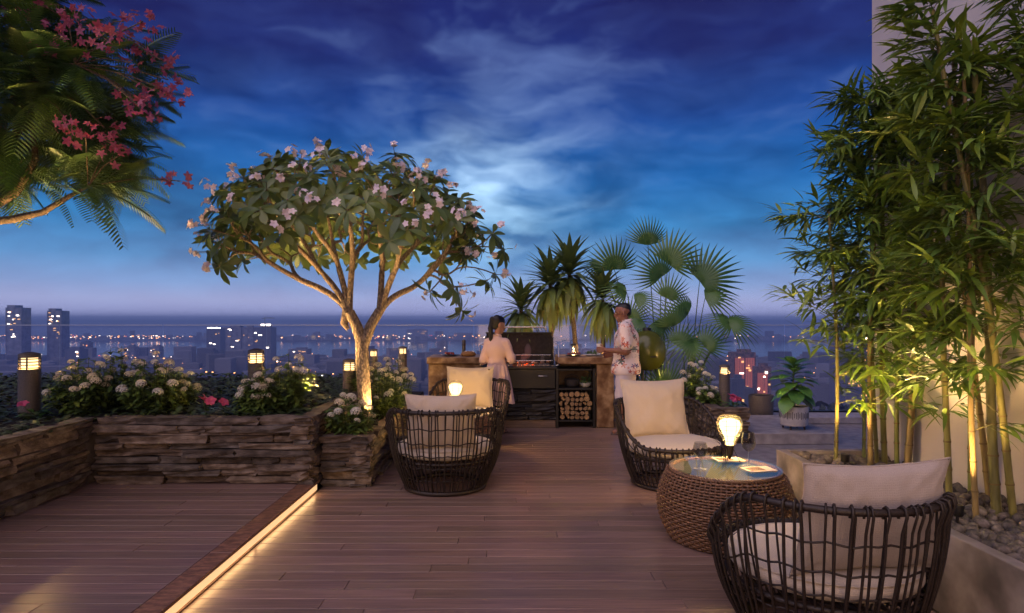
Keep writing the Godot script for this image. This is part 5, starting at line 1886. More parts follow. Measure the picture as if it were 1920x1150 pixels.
func pink_flower(at: Vector3, label: String, sd: int, n := 1) -> void:
	rng.seed = sd
	var o := thing("pink_flower_plant", at, 0, label, "plant", "small pink flowering plants")
	var fl := flower_mesh(0.05, 0.05, 0.5)
	var lm := leaf_mesh(0.12, 0.05, 0.45, 4, 0.5)
	for k in 18:
		var a := k * 2.4
		part(o, "leaf", lm, M.plumeria_leaf_2 if k % 2 else M.palm_leaf_0, Transform3D(Basis.looking_at(Vector3(cos(a), rng.randf_range(0.2, 0.9), sin(a)).normalized(), Vector3.UP), Vector3(cos(a) * 0.04, rng.randf_range(0.0, 0.06), sin(a) * 0.04)))
	for k in n:
		var p := Vector3(rng.randf_range(-0.08, 0.08), rng.randf_range(0.10, 0.16), rng.randf_range(0, 0.08))
		var st := MB.new(); st.tube([Vector3(0, 0, 0), p * 0.6, p], 0.003, 4)
		part(o, "stalk", st, M.stem_green)
		part(o, "flower", fl, M.petal_pink, Transform3D(Basis.from_euler(Vector3(rng.randf_range(0.2, 1.0), rng.randf() * 3, 0)), p))

func make_shrubs() -> void:
	var L := [
		[150, 6.0, 0.30, 0.40, "white flower shrub beside the tall bollard under the red blossomed tree"],
		[222, 6.35, 0.32, 0.42, "white flower shrub in the middle of the long stone planter"],
		[285, 6.05, 0.30, 0.38, "white flower shrub with big low blooms in the long stone planter"],
		[325, 6.4, 0.24, 0.30, "small white flower shrub at the end of the row in the long planter"],
		[535, 6.15, 0.28, 0.42, "tall white flower shrub beside the bollard at the planter's corner"],
		[478, 6.0, 0.16, 0.26, "small white flower shrub right under the bollard lamp"]]
	var k := 0
	for l in L:
		var p := P(l[0], 700, l[1]); p.y = 0.61
		shrub(p, l[2], l[3] * 1.32, 30, 44, l[4], 600 + k)
		k += 1
	var p2 := Vector3(-1.52, 0.41, -5.98)
	shrub(p2, 0.26, 0.36, 26, 34, "white flower shrub in front of the umbrella shaped tree", 620)
	shrub(Vector3(-1.40, 0.41, -7.05), 0.26, 0.52, 26, 32, "tall white flower shrub behind the umbrella shaped tree's trunk", 621)
	shrub(Vector3(-1.42, 0.41, -7.75), 0.24, 0.62, 24, 32, "white flower shrub against the stone counter's corner", 622)
	shrub(Vector3(-1.75, 0.61, -7.6), 0.24, 0.40, 20, 30, "white flower shrub between the small bollards behind the tree", 623)
	shrub(Vector3(2.50, 0.39, -8.9), 0.30, 0.50, 24, 30, "white flower shrub under the fan palms beside the grey bollard", 624)
	shrub(Vector3(2.54, 0.39, -8.25), 0.18, 0.28, 16, 30, "small white flower shrub at the corner of the palm planter", 625)
	pink_flower(P(65, 780, 5.75) * Vector3(1, 0, 1) + Vector3(0, 0.615, 0), "pink flower drooping over the wall below the tall bollard", 630, 1)
	pink_flower(P(385, 765, 5.85) * Vector3(1, 0, 1) + Vector3(0, 0.615, 0), "pink flowered plant in the gap between the white flower shrubs", 631, 4)
	pink_flower(P(430, 765, 5.9) * Vector3(1, 0, 1) + Vector3(0, 0.615, 0), "leafy pink flowered plant beside the bollard in the long planter", 632, 1)
	pink_flower(Vector3(2.74, 0.395, -7.92), "small red pink flowers at the end of the palm planter", 633, 4)
	# dark ground cover over the soil
	rng.seed = 640
	var xs := []
	var cols := []
	var lm := leaf_mesh(0.085, 0.04, 0.5, 3, 0.3)
	for i in 8000:
		var d := rng.randf_range(5.62, 9.9)
		var x := rng.randf_range(-7.6, -1.85)
		if x < -3.65: d = rng.randf_range(3.0, 9.9)
		var hump := 0.035
		var a := rng.randf() * TAU
		xs.append(Transform3D(Basis.looking_at(Vector3(cos(a), rng.randf_range(-0.1, 0.9), sin(a)).normalized(), Vector3.UP).scaled(Vector3.ONE * rng.randf_range(0.7, 1.5)), Vector3(x, 0.615 + rng.randf() * hump * 1.6, -d)))
		var g := rng.randf()
		cols.append(Color(0.022, 0.042, 0.014).lerp(Color(0.06, 0.095, 0.025), g * g))
	tag(multi(self, "ground_cover", lm, M.shrub_leaf, xs, cols), "dark low ground cover between the shrubs in the long planter", "ground cover")
	# treetops on the slope below the terrace
	xs = []
	cols = []
	var cl := MB.new()
	for i in 26:
		var d := rnd_dir()
		var q := Basis(Quaternion(Vector3.UP, d))
		cl.flat([d * 0.8 + q * Vector3(-0.28, 0, 0), d * 0.8 + q * Vector3(0, 0, 0.2), d * 0.8 + q * Vector3(0.28, 0, 0), d * 0.8 + q * Vector3(0, 0, -0.2)], d)
	for i in 1500:
		var d := rng.randf_range(16, 60)
		var x := rng.randf_range(-1.0, 1.0) * d * 0.9
		xs.append(Transform3D(Basis(Vector3.UP, rng.randf() * TAU).scaled(Vector3.ONE * rng.randf_range(0.6, 1.3)), Vector3(x, -4.4 - 0.055 * d + rng.randf_range(-0.8, 0.8), -d)))
		cols.append(Color(0.015, 0.028, 0.012).lerp(Color(0.035, 0.05, 0.02), rng.randf()))
	tag(multi(self, "treetops", cl, M.shrub_leaf, xs, cols), "dark treetops on the slope just below the terrace", "trees")
	var sl := MB.new()
	sl.flat([Vector3(-80, -5.5, -13), Vector3(80, -5.5, -13), Vector3(110, -9.0, -66), Vector3(-110, -9.0, -66)], Vector3.UP)
	sl.flat([Vector3(-110, -9.0, -66), Vector3(110, -9.0, -66), Vector3(160, -99.5, -200), Vector3(-160, -99.5, -200)], Vector3.UP)
	tag(part(self, "hillside", sl, M.land), "dark hillside falling away below the terrace", "", "", "structure")

# ---------- fan palms and strap leaved plants behind the kitchen
func fan_mesh(n: int, spread: float, split: float, droop: float) -> ArrayMesh:
	var mb := MB.new()
	for k in n:
		var a := -spread * 0.5 + spread * k / (n - 1.0)
		var da := spread / (n - 1.0) * 0.5
		var l := 1.0 - 0.22 * pow(absf(a) / (spread * 0.5), 2.0)
		var rows := []
		for s in 6:
			var t := s / 5.0
			var r := l * t
			var wd := r * tan(da) if t < split else split * l * tan(da) * (1.0 - (t - split) / (1.0 - split))
			var c := Vector3(sin(a) * r, -droop * t * t * t + 0.10 * t * (1 - t), -cos(a) * r)
			var sd := Vector3(cos(a), 0, sin(a)) * wd
			rows.append([c - sd, c + Vector3(0, 0.30 * wd + 0.004, 0), c + sd])
		var g := MB.new()
		g.grid(rows)
		for q in g.n.size():
			if g.n[q].y < 0: g.n[q] = -g.n[q]
			if g.n[q].length() < 0.5: g.n[q] = Vector3.UP
		mb.add(g, Transform3D.IDENTITY)
	return mb.mesh()

func make_palms() -> void:
	rng.seed = 703
	var fans := [fan_mesh(19, 3.1, 0.50, 0.34), fan_mesh(16, 2.7, 0.44, 0.62), fan_mesh(20, 2.6, 0.52, 0.34)]
	# px, py of the hub, depth, image angle the leaf points (deg, 90 = up), radius m, tilt towards camera, variant
	var A := [
		[[1152, 506, 9.6, 95, 0.52, 0.55, 0], [1175, 548, 9.5, 160, 0.45, 0.2, 1], [1128, 500, 9.8, 170, 0.38, 0.2, 1], [1190, 565, 9.4, 20, 0.40, 0.3, 1], [1205, 600, 9.3, 200, 0.42, 0.1, 1], [1180, 600, 9.35, 60, 0.40, 0.3, 1], [1222, 640, 9.25, 150, 0.42, 0.3, 1]],
		[[1215, 460, 9.7, 92, 0.46, 0.6, 2], [1252, 494, 9.6, 55, 0.58, 0.5, 0], [1240, 520, 9.5, 125, 0.50, 0.5, 0], [1250, 560, 9.4, 70, 0.42, 0.3, 1], [1232, 600, 9.3, 300, 0.46, 0.2, 1], [1265, 610, 9.2, 110, 0.42, 0.2, 1], [1270, 650, 9.2, 60, 0.42, 0.3, 1]],
		[[1312, 528, 9.6, 40, 0.68, 0.6, 0], [1322, 560, 9.5, 15, 0.52, 0.3, 1], [1290, 590, 9.4, 140, 0.48, 0.2, 1], [1368, 610, 9.3, 12, 0.46, 0.15, 1], [1320, 650, 9.15, 40, 0.42, 0.3, 1], [1370, 606, 9.35, 165, 0.42, 0.1, 1], [1300, 640, 9.2, 180, 0.50, 0.05, 1], [1280, 650, 9.2, 10, 0.5, 0.0, 1], [1245, 734, 8.95, 90, 0.50, 0.5, 2]]]
	var bases := [Vector3(2.0, 0.39, -9.75), Vector3(2.25, 0.39, -9.72), Vector3(2.55, 0.39, -9.35)]
	var labs := ["fan palm leaning over the man's head behind the counter", "tallest fan palm with a split leaf at its top, behind the green grill", "fan palm spreading its big leaves towards the bamboo, with a low leaf at its foot"]
	for k in 3:
		var o := thing("fan_palm", bases[k], 0, labs[k], "palm", "fan palms behind the kitchen")
		var j := 0
		for l in A[k]:
			var hub: Vector3 = P(l[0], l[1], l[2]) - bases[k]
			var an := deg_to_rad(l[3])
			var d := Vector3(cos(an), sin(an), 0.25).normalized()
			var pet := MB.new()
			var p0 := Vector3(rng.randf_range(-0.05, 0.05), 0, rng.randf_range(-0.04, 0.04))
			pet.tube([p0, p0.lerp(hub, 0.45) + Vector3(0, 0.10, 0), p0.lerp(hub, 0.8) + Vector3(0, 0.06, 0), hub], [0.012, 0.009, 0.007, 0.005], 5)
			part(o, "leaf_stalk", pet, M.stem_green)
			var up := Vector3(0, 0.35 if l[3] > 30 and l[3] < 150 else 0.9, 1.0).normalized()
			var b := Basis.looking_at(d, up).scaled_local(Vector3.ONE * l[4])
			part(o, "fan_leaf", fans[l[6]], M["palm_leaf_%d" % (j % 2)], Transform3D(b, hub))
			j += 1
	# strap leaved
	var sm := [leaf_mesh(0.46, 0.085, 0.4, 6, 0.45), leaf_mesh(0.42, 0.09, 0.4, 6, 0.85), leaf_mesh(0.38, 0.11, 0.42, 6, 0.3)]
	var H := [
		[977, 578, 9.7, 0.86, "strap leaved plant behind the woman's head over the grill hood"],
		[1032, 532, 9.85, 1.0, "grey green strap leaved plant over the middle of the grill hood"],
		[1068, 512, 9.9, 1.05, "tallest strap leaved plant in the row behind the grill"],
		[1130, 558, 9.75, 0.95, "strap leaved plant with a slim trunk between grill and man"]]
	for h in H:
		var hub := P(h[0], h[1], h[2])
		var base := Vector3(hub.x + (0.14 if h[0] == 1068 else 0.02), 0.39, -9.78)
		var o := thing("dracaena_plant", base, 0, h[4], "plant", "strap leaved plants behind the grill")
		hub -= base
		var tk := MB.new()
		var pts := []
		var rr := []
		for q in 13:
			pts.append(Vector3(hub.x * q / 12.0, hub.y * q / 12.0 - 0.03, hub.z * q / 12.0))
			rr.append((0.042 - 0.014 * q / 12.0) * (1.12 if q % 2 else 1.0))
		tk.tube(pts, rr, 9)
		part(o, "trunk", tk, M.palm_trunk)
		for q in 112:
			var t := q / 111.0
			var a := q * 2.39996
			var el := lerpf(-1.25, 1.45, t) + rng.randf_range(-0.12, 0.12)
			var d := Vector3(cos(a) * cos(el), sin(el), sin(a) * cos(el))
			var m: Material = M.strap_leaf_2 if t < 0.16 else (M.strap_leaf_1 if t < 0.42 else M.strap_leaf_0)
			var me: ArrayMesh = sm[2] if t < 0.16 else (sm[1] if t < 0.5 else sm[0])
			part(o, "leaf", me, m, Transform3D(Basis.looking_at(d, Vector3.UP + Vector3(0.01, 0, 0.02)).scaled(Vector3.ONE * h[3] * rng.randf_range(0.95, 1.25)), hub + Vector3(0, lerpf(-0.2, 0.08, t), 0)))

# ---------- people: tapered bones joined with a smooth minimum, meshed as surface nets
# bone: [a, b, ra, rb]
func nets(bones: Array, cell: float, k: float, out: MB) -> void:
	var lo := Vector3.INF
	var hi := -Vector3.INF
	for b in bones:
		var r: float = maxf(b[2], b[3]) + cell * 2.5
		lo = lo.min(b[0] - Vector3.ONE * r).min(b[1] - Vector3.ONE * r)
		hi = hi.max(b[0] + Vector3.ONE * r).max(b[1] + Vector3.ONE * r)
	var nx := int((hi.x - lo.x) / cell) + 2
	var ny := int((hi.y - lo.y) / cell) + 2
	var nz := int((hi.z - lo.z) / cell) + 2
	var f := PackedFloat32Array()
	f.resize(nx * ny * nz)
	f.fill(1.0)
	for b in bones:
		var a: Vector3 = b[0]
		var ba: Vector3 = b[1] - a
		var ra: float = b[2]
		var rb: float = b[3]
		var l2 := maxf(ba.length_squared(), 1e-9)
		var m := maxf(ra, rb) + k + cell * 2.0
		var p0: Vector3 = ((a.min(b[1]) - Vector3.ONE * m - lo) / cell).max(Vector3.ZERO)
		var p1: Vector3 = ((a.max(b[1]) + Vector3.ONE * m - lo) / cell).min(Vector3(nx - 1, ny - 1, nz - 1))
		for z in range(int(p0.z), int(p1.z) + 1):
			for y in range(int(p0.y), int(p1.y) + 1):
				var row := (z * ny + y) * nx
				for x in range(int(p0.x), int(p1.x) + 1):
					var pa := Vector3(lo.x + x * cell, lo.y + y * cell, lo.z + z * cell) - a
					var h := clampf(pa.dot(ba) / l2, 0.0, 1.0)
					var d := (pa - ba * h).length() - (ra + (rb - ra) * h)
					var o := f[row + x]
					var q := maxf(k - absf(d - o), 0.0) / k
					f[row + x] = minf(d, o) - q * q * k * 0.25
	var ids := {}
	var sxy := nx * ny
	var off := [0, 1, nx, nx + 1, sxy, sxy + 1, sxy + nx, sxy + nx + 1]
	var cp := [Vector3(0, 0, 0), Vector3(1, 0, 0), Vector3(0, 1, 0), Vector3(1, 1, 0), Vector3(0, 0, 1), Vector3(1, 0, 1), Vector3(0, 1, 1), Vector3(1, 1, 1)]
	var edges := [[0, 1], [2, 3], [4, 5], [6, 7], [0, 2], [1, 3], [4, 6], [5, 7], [0, 4], [1, 5], [2, 6], [3, 7]]
	var first := out.v.size()
	var lim := cell * 2.0
	var t0 := out.i.size()
	for z in nz - 1:
		for y in ny - 1:
			var row := (z * ny + y) * nx
			for x in nx - 1:
				var c := row + x
				if absf(f[c]) > lim: continue
				var mask := 0
				for q in 8:
					if f[c + off[q]] < 0.0: mask |= 1 << q
				if mask == 0 or mask == 255: continue
				var s := Vector3.ZERO
				var n := 0
				for e in edges:
					var v0 := f[c + off[e[0]]]
					var v1 := f[c + off[e[1]]]
					if (v0 < 0.0) != (v1 < 0.0):
						s += cp[e[0]].lerp(cp[e[1]], v0 / (v0 - v1)); n += 1
				ids[c] = out.vert(lo + (Vector3(x, y, z) + s / n) * cell, Vector3.UP)
				var s0 := f[c] < 0.0
				for ax in 3:
					var st: int = [1, nx, sxy][ax]
					var u: int = [nx, sxy, 1][ax]
					var w: int = [sxy, 1, nx][ax]
					if s0 != (f[c + st] < 0.0) and ids.has(c - u) and ids.has(c - w) and ids.has(c - u - w):
						if s0: out.quad(ids[c], ids[c - u], ids[c - u - w], ids[c - w])
						else: out.quad(ids[c], ids[c - w], ids[c - u - w], ids[c - u])
	# normals of this piece
	var nn := PackedVector3Array()
	nn.resize(out.v.size() - first)
	for t in range(t0, out.i.size(), 3):
		var a := out.i[t]
		var b := out.i[t + 1]
		var d := out.i[t + 2]
		var g := (out.v[b] - out.v[a]).cross(out.v[d] - out.v[a])
		nn[a - first] += g; nn[b - first] += g; nn[d - first] += g
	for q in nn.size(): out.n[first + q] = nn[q].normalized()

# head centre c; forward fw, up u. Returns bones of the head and face
func head_bones(c: Vector3, fw: Vector3, u: Vector3, s: float) -> Array:
	var r := fw.cross(u).normalized()
	var B := func(x, y, z): return c + (r * x + u * y + fw * z) * s
	return [
		[B.call(0, 0.03, -0.022), B.call(0, 0.035, 0.02), 0.078 * s, 0.074 * s],
		[B.call(0, -0.01, 0.02), B.call(0, -0.065, 0.045), 0.064 * s, 0.042 * s],
		[B.call(0, -0.085, 0.058), B.call(0, -0.09, 0.062), 0.026 * s, 0.024 * s],
		[B.call(-0.03, 0.02, 0.072), B.call(0.03, 0.02, 0.072), 0.020 * s, 0.020 * s],
		[B.call(0, 0.008, 0.09), B.call(0, -0.03, 0.107), 0.010 * s, 0.014 * s],
		[B.call(-0.016, -0.062, 0.082), B.call(0.016, -0.062, 0.082), 0.011 * s, 0.011 * s],
		[B.call(0.076, 0.012, -0.006), B.call(0.082, -0.03, -0.004), 0.014 * s, 0.010 * s],
		[B.call(-0.076, 0.012, -0.006), B.call(-0.082, -0.03, -0.004), 0.014 * s, 0.010 * s]]

# wrist, direction of the hand, back-of-hand normal, thumb side (+1: fw x n), curl in radians per joint
func hand_bones(w: Vector3, d: Vector3, n: Vector3, side: float, curl: float, s: float) -> Array:
	var r := d.cross(n).normalized() * side
	var out := []
	for k in 4:
		var x: float = (-0.030 + 0.020 * k) * s
		var kn := w + d * 0.085 * s + r * -x
		out.append([w + r * -x * 0.55 + d * 0.01, kn, 0.0135 * s, 0.0105 * s])
		var dir := d
		var p := kn
		var seg: Array = [[0.036, 0.024, 0.02], [0.042, 0.028, 0.022], [0.040, 0.026, 0.021], [0.032, 0.02, 0.018]][k]
		for j in 3:
			dir = dir.rotated(d.cross(n).normalized(), -curl * (0.8 if j == 0 else 1.0)) if true else dir
			var q: Vector3 = p + dir * seg[j] * s
			out.append([p, q, (0.0092 - 0.0008 * j) * s, (0.0086 - 0.001 * j) * s])
			p = q
	var tb := w + r * 0.026 * s + d * 0.03 * s
	var t1 := tb + (r * 0.75 + d * 0.6 - n * 0.35).normalized() * 0.042 * s
	var t2 := t1 + (r * 0.15 + d * 0.8 - n * 0.6).normalized() * 0.034 * s
	out.append([w + r * 0.012 * s, tb, 0.014 * s, 0.0125 * s])
	out.append([tb, t1, 0.0115 * s, 0.0098 * s])
	out.append([t1, t2, 0.0095 * s, 0.008 * s])
	return out

func paint_skin(mb: MB, base: Color, head: Vector3, fw: Vector3, u: Vector3, s: float) -> void:
	var r := fw.cross(u).normalized()
	mb.c.resize(mb.v.size())
	for k in mb.v.size():
		var q := (mb.v[k] - head) / s
		var x := q.dot(r)
		var y := q.dot(u)
		var z := q.dot(fw)
		var c := base
		if z > 0.05:
			if absf(y + 0.062) < 0.009 and absf(x) < 0.024: c = Color(base.r * 0.8, base.g * 0.45, base.b * 0.45)
			for e in [-0.031, 0.031]:
				var d := Vector2((x - e) / 0.014, (y - 0.002) / 0.007).length()
				if d < 1.0: c = Color(0.02, 0.015, 0.012) if d < 0.55 else Color(0.55, 0.5, 0.47)
				if absf(y - 0.024) < 0.005 and absf(x - e) < 0.02: c = Color(0.02, 0.014, 0.01)
		mb.c[k] = c

func make_man() -> void:
	# local: forward -Z, his left is -X
	var o := thing("person", Vector3(1.49, 0, -8.42), deg_to_rad(74), "person in a floral shirt and pale shorts holding a white tumbler", "person", "people at the grill")
	var V := func(x, y, z): return Vector3(x, y, z)
	var skin := MB.new()
	var body := [
		[V.call(0, 0.90, 0), V.call(0, 1.02, 0.0), 0.125, 0.120], [V.call(-0.06, 0.93, 0.01), V.call(0.06, 0.93, 0.01), 0.11, 0.11],
		[V.call(0, 1.02, 0), V.call(0, 1.28, 0.01), 0.12, 0.13], [V.call(-0.09, 1.28, 0.01), V.call(0.09, 1.28, 0.01), 0.105, 0.105],
		[V.call(-0.12, 1.38, 0.01), V.call(0.12, 1.38, 0.01), 0.072, 0.072], [V.call(0, 1.38, 0.01), V.call(0, 1.50, -0.012), 0.062, 0.055],
		[V.call(-0.09, 0.90, 0), V.call(-0.115, 0.50, -0.02), 0.092, 0.062], [V.call(0.09, 0.90, 0.0), V.call(0.11, 0.50, 0.03), 0.092, 0.062],
		[V.call(-0.115, 0.50, -0.02), V.call(-0.12, 0.34, -0.0), 0.056, 0.058], [V.call(-0.12, 0.34, 0.0), V.call(-0.12, 0.08, 0.02), 0.056, 0.036],
		[V.call(0.11, 0.50, 0.03), V.call(0.115, 0.34, 0.05), 0.056, 0.058], [V.call(0.115, 0.34, 0.05), V.call(0.115, 0.08, 0.07), 0.056, 0.036],
		[V.call(-0.12, 0.05, 0.045), V.call(-0.135, 0.035, -0.13), 0.040, 0.030], [V.call(0.115, 0.05, 0.095), V.call(0.135, 0.035, -0.08), 0.040, 0.030],
		# left arm bent forward with the tumbler, right arm bent across
		[V.call(-0.195, 1.37, 0.01), V.call(-0.235, 1.09, 0.03), 0.056, 0.044], [V.call(-0.235, 1.09, 0.03), V.call(-0.17, 1.10, -0.235), 0.043, 0.029],
		[V.call(0.195, 1.37, 0.01), V.call(0.24, 1.09, 0.04), 0.056, 0.044], [V.call(0.24, 1.09, 0.04), V.call(0.12, 1.03, -0.18), 0.043, 0.029]]
	nets(body, 0.014, 0.05, skin)
	var hc := Vector3(0, 1.585, -0.03)
	var fw := Vector3(-0.12, -0.12, -1).normalized()
	var u := Vector3(0, 1, -0.1); u = (u - fw * u.dot(fw)).normalized()
	nets(head_bones(hc, fw, u, 1.06) + [[Vector3(0, 1.44, 0.0), hc + Vector3(0, -0.03, 0.01), 0.055, 0.052]], 0.0055, 0.025, skin)
	nets(hand_bones(Vector3(-0.17, 1.10, -0.235), Vector3(0.12, 0.02, -1).normalized(), Vector3(-1, 0.0, -0.12).normalized(), 1.0, 0.62, 1.0), 0.0042, 0.008, skin)
	nets(hand_bones(Vector3(0.12, 1.03, -0.18), Vector3(-0.45, -0.1, -0.9).normalized(), Vector3(0.9, 0.1, -0.45).normalized(), -1.0, 0.4, 1.0), 0.0042, 0.008, skin)
	paint_skin(skin, Color(0.24, 0.105, 0.065), hc, fw, u, 1.06)
	part(o, "body", skin, M.skin_dark)
	var sh := MB.new()
	nets([[V.call(-0.05, 0.84, 0.005), V.call(0.05, 0.84, 0.005), 0.178, 0.178], [V.call(0, 0.84, 0.005), V.call(0, 1.25, 0.015), 0.176, 0.160],
		[V.call(-0.10, 1.24, 0.012), V.call(0.10, 1.24, 0.012), 0.128, 0.128], [V.call(-0.14, 1.385, 0.012), V.call(0.14, 1.385, 0.012), 0.083, 0.083],
		[V.call(-0.04, 1.43, 0.02), V.call(0.04, 1.43, 0.02), 0.068, 0.068],
		[V.call(-0.195, 1.375, 0.01), V.call(-0.238, 1.165, 0.03), 0.078, 0.076], [V.call(0.195, 1.375, 0.01), V.call(0.238, 1.165, 0.03), 0.078, 0.076]], 0.014, 0.045, sh)
	# flatten the round bottom into a loose hem, with soft folds
	for k in sh.v.size():
		var p := sh.v[k]
		if p.y < 0.80: p.y = 0.79 + (p.y - 0.80) * 0.12
		var a := atan2(p.x, p.z)
		if p.y < 1.12 and absf(p.x) < 0.2:
			var w := clampf((1.12 - p.y) / 0.3, 0, 1) * 0.009
			p += Vector3(p.x, 0, p.z).normalized() * w * sin(a * 9.0 + p.y * 6.0)
		sh.v[k] = p
	var shp := part(o, "shirt", sh, M.shirt_print)
	var col := MB.new()
	col.tube([Vector3(-0.055, 1.435, -0.085), Vector3(-0.078, 1.475, -0.01), Vector3(-0.045, 1.49, 0.062), Vector3(0.0, 1.493, 0.075), Vector3(0.045, 1.49, 0.062), Vector3(0.078, 1.475, -0.01), Vector3(0.055, 1.435, -0.085)], 0.017, 6)
	part(shp, "collar", col, M.shirt_print)
	var so := MB.new()
	nets([[V.call(-0.05, 0.86, 0.0), V.call(0.05, 0.86, 0.0), 0.15, 0.15], [V.call(-0.092, 0.80, 0), V.call(-0.118, 0.47, -0.015), 0.118, 0.112], [V.call(0.092, 0.80, 0), V.call(0.118, 0.47, 0.03), 0.118, 0.112]], 0.014, 0.03, so)
	for k in so.v.size():
		var p := so.v[k]
		if p.y < 0.43: p.y = 0.425 + (p.y - 0.43) * 0.1
		p.z += 0.006 * sin(p.y * 40.0 + p.x * 30.0)
		so.v[k] = p
	part(o, "shorts", so, M.shorts_white)
	var hr := MB.new()
	nets([[hc + u * 0.052 - fw * 0.03, hc + u * 0.058 + fw * 0.018, 0.078, 0.070], [hc - fw * 0.045 + u * 0.0, hc - fw * 0.035 + u * 0.05, 0.062, 0.07]], 0.007, 0.02, hr)
	part(o, "hair", hr, M.hair_black)
	for s in [[-0.12, 0.045, -0.04], [0.115, 0.095, 0.01]]:
		var se := MB.new()
		se.cbox(Vector3(s[0] * 1.08, 0.008, s[2]), Vector3(0.095, 0.016, 0.27), 0.006)
		se.tube([Vector3(s[0] * 1.08 - 0.045, 0.012, s[2] - 0.06), Vector3(s[0] * 1.08, 0.078, s[2] - 0.05), Vector3(s[0] * 1.08 + 0.045, 0.012, s[2] - 0.06)], 0.010, 6)
		part(o, "sandal", se, M.shoe)
	# the tumbler in his hand, a thing of its own
	var g := o.transform * Vector3(-0.10, 1.095, -0.335)
	var tm := thing("white_tumbler", g + Vector3(0, -0.045, 0), 0, "white tumbler held up in the hand of the person in shorts", "tumbler")
	var tg := MB.new()
	tg.lathe([Vector2(0, 0), Vector2(0.027, 0), Vector2(0.027, 0), Vector2(0.033, 0.13), Vector2(0.033, 0.13), Vector2(0.030, 0.13), Vector2(0.028, 0.10)], 24)
	part(tm, "cup", tg, M.ceramic_white)
	var tb := MB.new()
	tb.lathe([Vector2(0.0265, 0.008), Vector2(0.0285, 0.008), Vector2(0.0285, 0.008), Vector2(0.0288, 0.018), Vector2(0.0288, 0.018), Vector2(0.027, 0.018)], 24)
	part(tm, "foot_ring", tb, M.ceramic_white)

